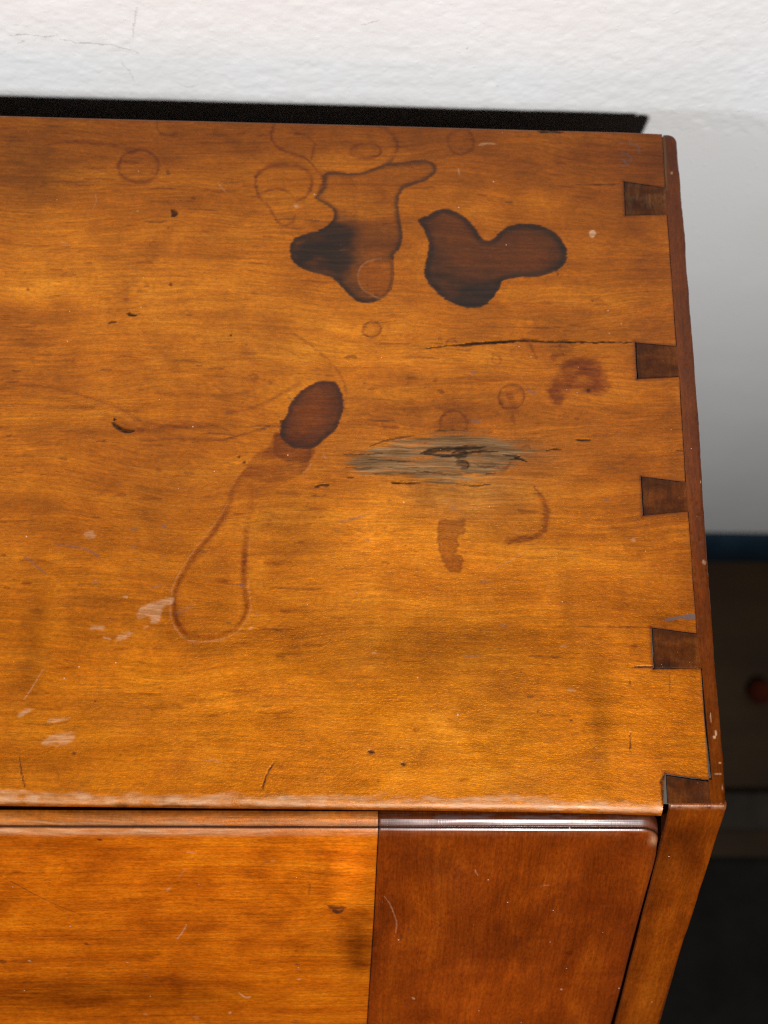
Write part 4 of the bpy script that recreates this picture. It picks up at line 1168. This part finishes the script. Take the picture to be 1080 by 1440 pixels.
    for k, (pts, wd, st) in enumerate(DARK_STROKES):
        S.stroke("dark", pts, max(wd * 1.1, 0.46), min(1, st * 1.25), seed=500 + k, jit=0.25, rough=0.45, soft=0.4, pit=1.0)
    for k, (pts, wd, st) in enumerate(INK_STROKES):
        S.stroke("ink", pts, max(wd, 0.46), st, seed=600 + k, rough=0.7, soft=0.5)
    for k, (pts, wd, st) in enumerate(PALE_STROKES):
        S.stroke("pale", pts, max(wd, 0.38), st * 0.8, seed=700 + k, rough=0.8, soft=0.5)
    # short dark flecks and streaks scattered along the grain
    rng = np.random.RandomState(5)
    made = 0
    while made < 330:
        fx, fy = rng.uniform(-262, -26), rng.uniform(6, 250)
        dens = 0.35 + 0.65 * float(vnoise(np.array([fx]), np.array([fy]), 36, 42, 16)[0]) + 0.25 * (fy > 110)
        if rng.rand() > dens:
            continue
        L = rng.gamma(1.6, 3.2) + 0.8
        sl = rng.normal(0, 0.03) + 0.06 * float(vnoise(np.array([fx]), np.array([fy]), 37, 50, 30)[0])
        bow = rng.normal(0, 0.03) * L
        pts = [(fx - L / 2, fy - sl * L / 2), (fx, fy + bow), (fx + L / 2, fy + sl * L / 2)]
        ch = "dark" if rng.rand() < 0.35 else "red"
        S.stroke(ch, pts, rng.uniform(0.4, 0.75) if ch == "dark" else rng.uniform(0.5, 1.3), rng.uniform(0.3, 0.75), seed=1000 + made, jit=0.2, rough=0.9, soft=0.7)
        made += 1
    for k in range(90):
        fx, fy = rng.uniform(-262, -8), rng.uniform(4, 250)
        S.stroke("dark", [(fx, fy), (fx + rng.uniform(0.2, 0.9), fy + rng.normal(0, 0.12))], rng.uniform(0.4, 0.7), rng.uniform(0.3, 0.75), seed=1400 + k, jit=0.1)
    # distance to the front arris and back edge
    fe = np.interp(x, FE[:, 0], FE[:, 1]); be = np.interp(x, BE[:, 0], BE[:, 1])
    dfr = y - fe; dbk = be - y
    n = fbm(x, y, 61, 6, 2, 4); n2 = fbm(x, y, 62, 22, 8, 2)
    lim = 4.3 + 1.6 * n + 1.3 * n2
    band = (1 - smooth(-1.0, 0.7, dfr - lim)) * smooth(0.3, 1.0, dfr)
    keep = x < -21.3
    S.add("pale", slice(None), keep * band * np.clip(0.46 + 0.5 * fbm(x, y, 63, 4, 1.2, 4), 0, 0.9))
    low = (1 - smooth(0.5, 1.6, dfr + 0.7 * n)) * keep
    S.pale *= 1 - 0.75 * low * (0.5 + 0.5 * (n > 0))
    S.add("red", slice(None), low * (0.45 + 0.35 * n))
    S.add("dark", slice(None), np.clip(keep * (1 - smooth(3.5, 6.5, dfr)) * smooth(0.25, 0.6, fbm(x, y, 64, 7, 2, 4)) * 0.5, 0, 1))
    S.add("red", slice(None), (1 - smooth(0, 2.2, dbk + 0.6 * n)) * 0.35)
    S.add("pale", slice(None), (1 - smooth(0, 0.55, dbk + 0.3 * n)) * 0.12)
    # darkened seams round the tails
    for oc in tail_edge:
        idx = S.near(oc, 1.2)
        d, _ = seg_dist(x[idx], y[idx], np.array([oc[0], oc[-1]]), False)
        S.add("dark", idx, 0.55 * (1 - smooth(0.0, 0.55, d)))
    for i in range(5):
        for a, b in ((0, 1), (1, 2), (3, 0)):
            A = np.array([PINS[i][a], PINS[i][b]])
            idx = S.near(A, 1.5)
            d, _ = seg_dist(x[idx], y[idx], A, False)
            S.add("dark", idx, 0.6 * (1 - smooth(0.05, 0.6, d)))
            S.add("red", idx, 0.35 * (1 - smooth(0.2, 1.6, d + 0.5 * n[idx])))
    # form
    r = 3.2 + 0.5 * vnoise(x, y, 65, 40, 40)
    q = np.clip((r - dfr) / r, 0, 1)
    z = -1.5 * (1 - np.sqrt(np.clip(1 - q * q * 0.97, 0, 1))) * (r / 1.5) * 0.75
    corner = np.exp(-((x + 22) / 4.0) ** 2) * (dfr < 12)
    z -= corner * 0.6 * smooth(6, 0, dfr)
    q = np.clip((0.9 - dbk) / 0.9, 0, 1)
    z -= 0.5 * q * q
    z += 0.05 * fbm(x, y, 66, 45, 20, 3) + 0.012 * fbm(x, y, 67, 9, 2.4, 3) + 0.06 * n * (dfr < 5) * smooth(5, 1, dfr)
    z -= 0.30 * S.pit * smooth(0.5, 0.9, S.dark)
    z -= 0.12 * S.grey * (0.5 + 0.5 * fbm(x, y, 68, 8, 0.7, 3))
    V3 = np.stack([x, y, z], 1)
    # grain flows round the knots
    warp = 4.5 * fbm(x, y, 71, 60, 36, 3, 0.4)
    for kx, ky, rx, ry, am in ((-213, 134, 26, 9, 3.2), (-86, 124, 30, 12, 5.5), (-196, 216, 22, 9, 2.6), (-150, 142, 30, 14, -3.0), (-243, 146, 40, 10, -2.5), (-60, 150, 26, 10, 2.2)):
        dy = (y - ky) / ry
        warp += am * np.exp(-((x - kx) / rx) ** 2) * dy * np.exp(-dy * dy)
    G = np.stack([x, y + warp, 0 * x], 1)
    up, dn, ids, nf = skirt(V3, F, (0, 0, -18))
    dfr_i = (y - fe)[ids]
    front = (dfr_i < 0.05) & (x[ids] < -20.5)
    dn = dn.copy()
    dn[front, 1] += 9.0
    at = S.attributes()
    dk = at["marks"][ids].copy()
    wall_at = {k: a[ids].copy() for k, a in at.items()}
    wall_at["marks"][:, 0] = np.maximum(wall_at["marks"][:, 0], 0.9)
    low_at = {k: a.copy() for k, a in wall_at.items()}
    up = up.copy()
    g2 = G[ids].copy(); g2[:, 1] += 9
    # all edge faces of the board are darkened, right up to the arris
    VV = np.concatenate([V3, up, dn])
    FF = np.concatenate([F, nf])
    at = {k: np.concatenate([a, wall_at[k], low_at[k]]) for k, a in at.items()}
    part("top_board", VV, FF, M_TOP, attrs=at, gpos=np.concatenate([G, G[ids], g2]), flat_from=len(F))


build_top()


# ---- right side: slanted panel with the pins of the dovetail joint
def slope_xyz(u, v, w):
    c, s = math.cos(THETA), math.sin(THETA)
    return np.stack([u, -v * c - w * s, -v * s + w * c], -1)


def profile_panel(x0, x1, inset, top):
    c, s = math.cos(THETA), math.sin(THETA)
    yb = DEPTH - inset
    a = (yb, top)
    # slope starts on the arris plane, lowered by the inset
    def sl(v):
        p = slope_xyz(np.array(0.), np.array(float(v)), np.array(-inset))
        return (p[1], p[2])
    p0 = sl(top * -1 / s + 1.5)
    p1 = sl(335)
    prof = [a, p0, p1, (p1[0], -440), (p1[0], FLOOR_Z + 0.5), (yb, FLOOR_Z + 0.5), (yb, -440), (yb, -260)]
    n = len(prof)
    P = np.array(prof)
    v = np.concatenate([np.c_[np.full(n, x0), P], np.c_[np.full(n, x1), P]])
    f = [[i, (i + 1) % n, n + (i + 1) % n, n + i] for i in range(n)]
    # caps as quads
    cap = [[0, 1, 2, 7], [7, 2, 3, 6], [6, 3, 4, 5]]
    f += [c_[::-1] for c_ in cap] + [[q + n for q in c_] for c_ in cap]
    return v, np.array(f)


def build_side():
    # slope face with rounded arris
    r = 2.4
    tl = r * math.tan(THETA / 2)
    arc = np.linspace(0, THETA, 9)
    prof = [(tl - r * math.sin(a), -(r - r * math.cos(a))) for a in arc]     # y, z
    vs = np.concatenate([np.linspace(tl, 125, 230)[1:], [180, 250, 335]])
    prof_y = np.concatenate([[p_[0] for p_ in prof], -vs * math.cos(THETA)])
    prof_z = np.concatenate([[p_[1] for p_ in prof], -vs * math.sin(THETA)])
    vlen = np.concatenate([arc * r - tl, vs])
    SI = np.array(SLOPE_INNER); SO = np.array(SLOPE_OUTER)
    xi = np.interp(np.maximum(vlen, 0), SI[:, 1], SI[:, 0]); xo = np.interp(np.maximum(vlen, 0), SO[:, 1], SO[:, 0])
    xi[:6] = PINS[4][1][0] + 1.0
    xi = np.where(vlen < 14, np.interp(vlen, [0, 14], [PINS[4][1][0] + 1.0, SI[1, 0]]), xi)
    xo = xo + 0.12 * vnoise(vlen, 0 * vlen, 81, 7, 1)
    xi = xi + 0.10 * vnoise(vlen, 0 * vlen, 82, 9, 1)
    nc = 56
    c = np.linspace(0, 1, nc)
    X = xi[:, None] + (xo - xi)[:, None] * c[None]
    Yg = np.repeat(prof_y[:, None], nc, 1); Zg = np.repeat(prof_z[:, None], nc, 1)
    de = np.minimum(X - xi[:, None], xo[:, None] - X)
    wd = -0.5 * np.clip(1 - de / 0.8, 0, 1) ** 2 + 0.06 * fbm(X, vlen[:, None] + 0 * X, 83, 10, 30, 2)
    Yg = Yg - wd * math.sin(THETA); Zg = Zg + wd * math.cos(THETA)
    Zg[0] = np.minimum(Zg[0], 0)
    V = np.stack([X.ravel(), Yg.ravel(), Zg.ravel()], 1)
    F = grid_faces(*X.shape)
    vl = np.repeat(vlen[:, None], nc, 1).ravel()
    S = Surface(X.ravel(), vl)
    x = S.x
    for cx, cy, rx, ry, t_, rd in ((-12, 14, 5, 6, -.25, .3), (-6, 22, 5, 14, -.1, .2), (-10, 80, 6, 50, .16, 0), (-16, 60, 2.5, 60, -.1, .1), (-2, 60, 1.6, 50, .08, 0), (-9, 5, 9, 3, .06, 0), (-14, 100, 4, 20, .15, 0)):
        f_ = np.exp(-((x - cx) / rx) ** 2 - ((vl - cy) / ry) ** 2)
        S.tone += t_ * f_; S.red = np.clip(S.red + rd * f_, 0, 1)
    wear = np.exp(-((vl - 0.2) / 0.9) ** 2) * np.clip(0.25 + 0.6 * fbm(x, vl, 85, 2.5, 1.0, 3), 0, 1)
    S.add("pale", slice(None), wear * 0.45)
    S.add("dark", slice(None), (1 - smooth(0, 0.8, (x - np.repeat(xi[:, None], nc, 1).ravel()))) * 0.55)
    G = np.stack([vl, x * 1.0 + 0.5 * fbm(vl, x, 86, 40, 10, 2), 0 * x], 1)
    V, F, at, G, nflat = with_skirt(V, F, S, G, (0, 2.0, -2.4))
    # carcass of the panel under it
    v2, f2 = profile_panel(-18.4, -0.9, 0.8, -3.0)
    n = len(V)
    V = np.concatenate([V, v2]); F = np.concatenate([F, f2 + n])
    at = {k: np.concatenate([a, np.tile(([0.5, 0, 0, 0.] if k == "marks" else [0, .5, 0, 0.]), (len(v2), 1))]) for k, a in at.items()}
    G = np.concatenate([G, np.stack([v2[:, 2], v2[:, 1], 0 * v2[:, 0]], 1)])
    return part("side_panel", V, F, M_SIDE, attrs=at, gpos=G, flat_from=nflat)


side = build_side()


def build_lap():
    """the strip of the side panel left standing outside the tails"""
    inner = [(PINS[4][2][0], 1.12), tuple(PINS[4][2]), tuple(PINS[4][3])]
    inner = [(PINS[4][2][0], 1.12), (PINS[4][3][0], PINS[4][3][1])]
    seq = [(PINS[4][2][0] + 0.0, 1.12), (PINS[4][3][0], PINS[4][3][1]), (PINS[4][3][0] + 1.15, PINS[4][3][1] + 0.2), (PINS[3][2][0] + 0.35, PINS[3][2][1] - 0.05), (PINS[3][2][0], PINS[3][2][1])]
    for i in (3, 2, 1, 0):
        ob, of = PINS[i][3], PINS[i][2]
        nxt = PINS[i - 1][2] if i > 0 else LAP_BACK[0]
        seq += [(ob[0], ob[1]), (ob[0] + 0.18, ob[1] + 0.05), (nxt[0] + 0.18, nxt[1] - 0.05)]
        if i > 0:
            seq += [(nxt[0], nxt[1])]
    s = np.array(seq)
    ys = np.unique(np.concatenate([np.linspace(1.12, 253.2, 560), s[:, 1] - 0.01, s[:, 1] + 0.01]))
    ys = ys[(ys >= 1.12) & (ys <= 253.2)]
    o = np.argsort(s[:, 1], kind='stable')
    xi = np.interp(ys, s[o, 1], s[o, 0])
    OE = np.array(sorted(OUTER_EDGE, key=lambda q: q[1]))
    xo = np.interp(ys, OE[:, 1], OE[:, 0]) + 0.10 * vnoise(ys, 0 * ys, 91, 8, 1) + 0.05 * vnoise(ys, 0 * ys, 92, 2, 1)
    xo[ys < 4] = np.interp(ys[ys < 4], [1.12, 4], [SLOPE_OUTER[0][0] + 0.05, xo[ys < 4][-1]])
    back = np.clip((ys - 249.8) / 3.4, 0, 1)
    xo = xo - 2.2 * (1 - np.sqrt(1 - back ** 2 * 0.95))
    xi = xi + 1.0 * (1 - np.sqrt(1 - back ** 2 * 0.95))
    nc = 24
    c = np.linspace(0, 1, nc)
    c = 1 - (1 - c) ** 1.6
    X = xi[:, None] + (xo - xi)[:, None] * c[None]
    Y = np.repeat(ys[:, None], nc, 1)
    dx = xo[:, None] - X
    rr = 1.6
    q = np.clip((rr - dx) / rr, 0, 1)
    Z = -rr * (1 - np.sqrt(np.clip(1 - 0.96 * q * q, 0, 1))) * (0.8 + 0.4 * vnoise(X, Y, 93, 9, 9)) + 0.03 * fbm(X, Y, 94, 3, 6, 2)
    Z -= (0.9 * back ** 3)[:, None]
    Z[0] = np.minimum(Z[0], 0.0)
    Z -= 0.35 * np.clip(fbm(X, Y, 95, 1.6, 2.2, 2) - 0.38, 0, 1)
    V = np.stack([X.ravel(), Y.ravel(), Z.ravel()], 1)
    F = grid_faces(*X.shape)
    S = Surface(X.ravel(), Y.ravel())
    x, y = S.x, S.y
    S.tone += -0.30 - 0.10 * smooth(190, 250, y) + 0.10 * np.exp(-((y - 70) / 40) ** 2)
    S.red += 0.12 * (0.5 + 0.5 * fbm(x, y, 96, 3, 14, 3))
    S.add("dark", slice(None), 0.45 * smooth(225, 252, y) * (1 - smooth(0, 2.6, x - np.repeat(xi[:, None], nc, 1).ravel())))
    S.add("dark", slice(None), np.clip(0.3 * fbm(x, y, 97, 2, 10, 3), 0, 1))
    marks = ((-0.8, 82.5, 0.85, 0.8, .42), (-2.6, 29, .25, 1.3, .6), (-1.2, 23.8, .4, .9, .65), (-1.9, 22.6, .5, .4, .7), (-0.6, 14.2, .45, .35, .6), (-1.6, 10.6, 1.0, .25, .5), (-0.4, 6.2, .3, .7, .5), (0.2, 112, .25, .5, .6), (-2, 236, .5, .5, .55))
    for k, (mx, my, ra, rb, st) in enumerate(marks):
        d = np.hypot((x - mx) / ra, (y - my) / rb)
        S.add("pale", slice(None), st * (1 - smooth(0.75, 1.2, d + 0.3 * vnoise(x, y, 98 + k, .5, .5))))
    S.add("pale", slice(None), 0.10 * (1 - smooth(0, .8, np.repeat(xo[:, None], nc, 1).ravel() - x)) * (fbm(x, y, 99, 2, 4, 2) > 0.1))
    d, _ = seg_dist(x, y, np.array([(-4.9, 229), (-4.5, 252)]), False)
    S.add("grey", slice(None), 0.5 * (1 - smooth(.3, 1.6, d)))
    G = np.stack([y, x, 0 * x], 1)
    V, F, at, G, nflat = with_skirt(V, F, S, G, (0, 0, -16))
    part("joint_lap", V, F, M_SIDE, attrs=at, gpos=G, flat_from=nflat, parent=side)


def build_pins():
    gaps = [(.10, .18, .10), (.10, .50, .15), (.12, .42, .12), (.18, .60, .22), (.70, .60, 0.0)]   # back, inner, front
    for i in range(5):
        ib, if_, of, ob = [np.array(q, float) for q in PINS[i]]
        gb, gi, gf = gaps[i]
        if i == 4:
            if_ = np.array([if_[0], 1.12]); of = np.array([of[0], 1.12])
        ib = ib + [gi, -gb]; ob = ob + [0, -gb * 0.8]; if_ = if_ + [gi, gf]; of = of + [0, gf]
        nr, nc = 40, 40
        a = np.linspace(0, 1, nr)[:, None, None]; c = np.linspace(0, 1, nc)[None, :, None]
        P = (if_ * (1 - c) + of * c) * (1 - a) + (ib * (1 - c) + ob * c) * a
        X, Y = P[..., 0].copy(), P[..., 1].copy()
        X[:, 0] += 0.10 * vnoise(Y[:, 0], 0 * Y[:, 0], 110 + i, 2, 1)
        if i < 4:
            Y[0] += 0.08 * vnoise(X[0], 0 * X[0], 120 + i, 2, 1)
        Y[-1] -= 0.08 * vnoise(X[-1], 0 * X[-1], 130 + i, 2, 1)
        e = np.minimum(np.arange(nr)[:, None] if i < 4 else 99, np.minimum((nr - 1 - np.arange(nr))[:, None], np.arange(nc)[None, :]))
        Z = -0.10 * (e < 1) - 0.05 + 0.05 * fbm(X, Y, 140 + i, 3, 4, 3)
        if i == 4:
            Z += 0.05 * smooth(6, 1.12, Y); Z[0] = 0
        ramp_ = np.clip((of[0] - X) / 1.5, 0, 1)
        Z *= ramp_
        V = np.stack([X.ravel(), Y.ravel(), Z.ravel()], 1)
        F = grid_faces(nr, nc)
        S = Surface(X.ravel(), Y.ravel())
        x, y = S.x, S.y
        S.tone += (-.05, .02, .10, .06, .10)[i] + .5 * smooth(of[0] - 2.5, of[0], x) 
        S.add("red", slice(None), (0.0, 0.1, 0.15, 0.02, 0.1)[i] + 0 * x)
        cx, cy = x.mean(), y.mean()
        if i in (2, 3):
            S.tone += 0.35 * np.exp(-((x - cx + 1) / 5) ** 2 - ((y - cy) / 4) ** 2)
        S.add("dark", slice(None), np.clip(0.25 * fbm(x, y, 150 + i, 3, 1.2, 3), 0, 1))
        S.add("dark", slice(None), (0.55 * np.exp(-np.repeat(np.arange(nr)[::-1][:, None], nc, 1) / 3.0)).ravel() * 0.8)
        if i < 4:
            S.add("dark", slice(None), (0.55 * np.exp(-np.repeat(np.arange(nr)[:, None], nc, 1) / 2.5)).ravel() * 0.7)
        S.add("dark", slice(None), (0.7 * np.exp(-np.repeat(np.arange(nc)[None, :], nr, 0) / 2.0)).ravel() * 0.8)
        if i == 0:
            S.add("grey", slice(None), np.clip(0.08 + 0.3 * fbm(x, y, 160, 4, 3, 3), 0, .5))
        G = np.stack([y * 5.0, x * 1.3, 0 * x + i * 7], 1)
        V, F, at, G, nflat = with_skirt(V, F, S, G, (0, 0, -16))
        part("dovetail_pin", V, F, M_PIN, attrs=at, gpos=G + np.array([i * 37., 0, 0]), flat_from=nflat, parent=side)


build_lap()
build_pins()
# old glue and dirt that shows in the open joints
xs = np.linspace(-22.3, -3.2, 24); ys = np.linspace(0.9, 252.5, 260)
Yg, Xg = np.meshgrid(ys, xs, indexing='ij')
Zg = -0.75 - 0.9 * smooth(6, 30, Yg) * smooth(44, 30, Yg) - 0.5 * smooth(50, 200, Yg) + 0.25 * fbm(Xg, Yg, 171, 2, 2, 3)
part("joint_filler", np.stack([Xg.ravel(), Yg.ravel(), Zg.ravel()], 1), grid_faces(*Xg.shape), M_DIRT)


# ---- sloping lid
def build_lid():
    LR = np.array(LID_RIGHT)
    SEAM = np.array([(-113.40, 5.7), (-113.40, 56.8), (-114.0, 120.7), (-114.3, 330)])
    v_edge = 8.0
    # profile of the thumb-nail moulding along the upper edge: (v, w)
    key = [(11.0, -14.0), (10.6, -6.6), (8.4, -5.7), (8.0, -4.9), (8.15, -3.8), (8.45, -3.1), (9.0, -2.45), (9.8, -1.9), (10.7, -1.42), (11.0, -1.32), (11.12, -1.3), (11.22, -0.95), (11.4, -0.62), (12.1, -0.20), (12.7, -0.05), (13.6, 0.0)]
    kp = np.array(key)
    t = np.concatenate([[0], np.cumsum(np.hypot(*np.diff(kp, axis=0).T))])
    tt = np.unique(np.concatenate([t, np.linspace(t[1], t[-1], 74)]))
    pv = np.interp(tt, t, kp[:, 0]); pw = np.interp(tt, t, kp[:, 1])
    fieldv = np.concatenate([np.linspace(13.6, 126, 240)[1:], [180, 240, 318]])
    pv = np.concatenate([pv, fieldv]); pw = np.concatenate([pw, 0 * fieldv])
    # smooth the small polygon corners of the moulding
    for _ in range(2):
        k = slice(3, 80)
        pw_s = pw.copy(); pv_s = pv.copy()
        pw_s[3:80] = 0.25 * pw[2:79] + 0.5 * pw[3:80] + 0.25 * pw[4:81]
        pv_s[3:80] = 0.25 * pv[2:79] + 0.5 * pv[3:80] + 0.25 * pv[4:81]
        pv, pw = pv_s, pw_s
    vapp = pv + 1.19 * np.minimum(pw, 0)         # as seen from above

    def sheet(name, xa, xb, cols, mat, parent, right_round, along_v):
        nr = len(pv)
        X = xa[:, None] + (xb - xa)[:, None] * cols[None]
        Vv = np.repeat(pv[:, None], len(cols), 1); Ww = np.repeat(pw[:, None], len(cols), 1)
        if right_round:
            R = 6.5
            over = np.clip((X - (xb[:, None] - R)) / R, 0, 1)
            bend = R * (1 - np.sqrt(np.clip(1 - over ** 2 * 0.985, 0, 1)))
            fade = smooth(26, 10, Vv)
            Vv = Vv + bend * fade * 0.85
            Ww = Ww - 0.25 * over ** 2 * fade * 0
            de = xb[:, None] - X
            Ww = Ww - 0.9 * (1 - np.sqrt(np.clip(1 - np.clip(1 - de / 0.7, 0, 1) ** 2 * 0.96, 0, 1)))
        Ww = Ww + 0.05 * fbm(X, Vv, 181, 40, 20, 2) * (Vv > 13) + 0.05 * fbm(X, Vv, 182, 14, 3, 2) * (Vv <= 13)
        if not right_round:
            de = np.minimum(X - xa[:, None], xb[:, None] - X)
            Ww = Ww - 0.10 * (de < 0.3)
        else:
            Ww = Ww - 0.10 * ((X - xa[:, None]) < 0.2)
        P = slope_xyz(X, Vv, Ww)
        V = P.reshape(-1, 3)
        F = grid_faces(nr, len(cols))
        xx = X.ravel(); vv = np.repeat(vapp[:, None], len(cols), 1).ravel(); true_v = np.repeat(pv[:, None], len(cols), 1).ravel()
        S = Surface(xx, vv)
        S.tones(LID_TONES)
        for k, (pts, wd, st) in enumerate(LID_DARK):
            S.stroke("dark", pts, max(wd, 0.42), st, seed=800 + k, pit=0.6)
        for k, (pts, wd, st) in enumerate(LID_RED):
            S.stroke("red", pts, wd, st, seed=840 + k, rough=0.9, soft=0.9, jit=0.8)
        for k, (pts, wd, st) in enumerate(LID_PALE):
            S.stroke("pale", pts, max(wd, 0.38), st * 0.75, seed=880 + k)
        rng = np.random.RandomState(8 if right_round else 9)
        x0, x1 = (-112, -22) if right_round else (-255, -116)
        for k in range(70):
            fx, fv = rng.uniform(x0, x1), rng.uniform(16, 120)
            L = rng.gamma(1.5, 2.6) + 0.6
            d_ = (0.05 * L, L / 2) if along_v else (L / 2, rng.normal(0, 0.02) * L)
            ch = "dark" if rng.rand() < 0.3 else "red"
            S.stroke(ch, [(fx - d_[0], fv - d_[1]), (fx + d_[0], fv + d_[1])], rng.uniform(0.4, 1.0), rng.uniform(0.12, 0.42), seed=1600 + k, jit=0.2, rough=0.9, soft=0.7)
        n = fbm(xx, vv, 191, 9, 1.5, 4)
        # dirt lying in the quirk of the moulding, wear on its arris
        quirk = np.exp(-((vv - 10.3) / (1.0 + 0.15 * n)) ** 2)
        S.add("dark", slice(None), quirk * 0.95)
        S.add('dark', slice(None), smooth(3.0, 1.6, vv) * 0.95)  # shade of the gap painted dark onto the lid's edge face
        arris = smooth(10.8, 11.6, vv) * (1 - smooth(13.2, 15.6, vv + 1.0 * n))
        bead = smooth(2.0, 4.0, vv) * (1 - smooth(9.0, 9.9, vv))
        if right_round:
            S.add("pale", slice(None), arris * 0.10 * np.clip(0.4 + n, 0, 1))
            S.tone -= 0.42 * bead
            S.add("dark", slice(None), bead * np.clip(0.25 - 0.12 * (vv - 6), 0, 0.5))
            S.add('ink', slice(None), bead * np.clip(0.0 + 0.9 * fbm(xx, vv, 195, 9, 2.5, 4), 0, 0.5))
            sp = np.exp(-((xx - xb[0] + 1.6) / 1.5) ** 2 - ((vv - 15) / 2.6) ** 2)
            S.add("pale", slice(None), sp * 0.45)
            S.add("dark", slice(None), smooth(2.2, 0.4, np.repeat(xb[:, None], len(cols), 1).ravel() - xx) * 0.35)
        else:
            S.add("pale", slice(None), arris * np.clip(0.55 + 0.4 * n, 0, .85) * lerp(1, .5, smooth(-190, -120, xx)))
            S.add("grey", slice(None), bead * np.clip(0.42 + 0.3 * n, 0, 1))
            S.add("pale", slice(None), bead * np.clip(0.16 + 0.3 * n, 0, 1) * smooth(6.5, 9, vv))
            S.add("dark", slice(None), bead * smooth(-140, -116, xx) * 0.35 * smooth(5, 9, vv))
        S.add("dark", slice(None), (1 - smooth(0.1, 0.55, np.abs(xx - np.interp(vv, SEAM[:, 1], SEAM[:, 0])))) * 0.6)
        if along_v:
            G = np.stack([true_v, xx + 0.8 * fbm(xx, vv, 192, 30, 60, 2), 0 * xx], 1)
        else:
            w_ = 1.5 * fbm(xx, vv, 193, 80, 30, 2)
            dy = (vv - 45) / 12
            w_ = w_ + 4 * np.exp(-((xx + 127) / 16) ** 2) * dy * np.exp(-dy * dy)
            G = np.stack([xx, true_v + w_, 0 * xx], 1)
        V, F, at, G, nflat = with_skirt(V, F, S, G, (0, 10, -9.))
        return part(name, V, F, mat, attrs=at, gpos=G, flat_from=nflat, parent=parent)

    seam = np.interp(vapp, SEAM[:, 1], SEAM[:, 0])
    right = np.interp(vapp, LR[:, 1], LR[:, 0]) + 0.55 * smooth(14, 26, vapp)
    n = len(pv)
    cols = np.concatenate([np.linspace(0, 0.74, 6)[:-1], np.linspace(0.74, 1, 420)])
    xa = np.full(n, X_LEFT + 20.0)
    cols_l = np.concatenate([(np.array([-860., -600, -420, -330]) + 860) / (860 - 113.4), np.linspace((860 - 272) / (860 - 113.4), 1, 420)])
    lid = sheet("fall_front", xa, seam - 0.10, cols_l, M_LID, desk, False, False)
    cols_r = np.concatenate([np.linspace(0, 0.92, 250)[:-1], np.linspace(0.92, 1, 50)])
    sheet("breadboard_end", seam + 0.10, right, cols_r, M_END, lid, True, True)
    return lid


lid = build_lid()
lid["label"] = "sloping lid with moulded upper edge and darker end board"

# ---- rest of the carcass: far side, back, case front
v2, f2 = profile_panel(X_LEFT - 2, X_LEFT + 17, 0.8, -0.8)
part("side_panel", v2, f2, M_SIDE, gpos=np.stack([v2[:, 2], v2[:, 1], v2[:, 0]], 1), flat_from=0)
v2, f2 = box_verts(X_LEFT + 17.2, -18.8, DEPTH - 13, DEPTH - 3, FLOOR_Z + 20, -18.5)
part("back_panel", v2, f2, M_RAW, gpos=np.stack([v2[:, 0], v2[:, 2], 0 * v2[:, 0]], 1), flat_from=0)
bev = slope_xyz(np.array([0.]), np.array([322.]), np.array([0.]))[0]
v2, f2 = box_verts(X_LEFT + 17.2, -18.8, bev[1] - 4, bev[1] + 14, FLOOR_Z + 60, bev[2] - 12)
part("case_front", v2, f2, M_LID, gpos=np.stack([v2[:, 0], v2[:, 2], 0 * v2[:, 0]], 1), flat_from=0)
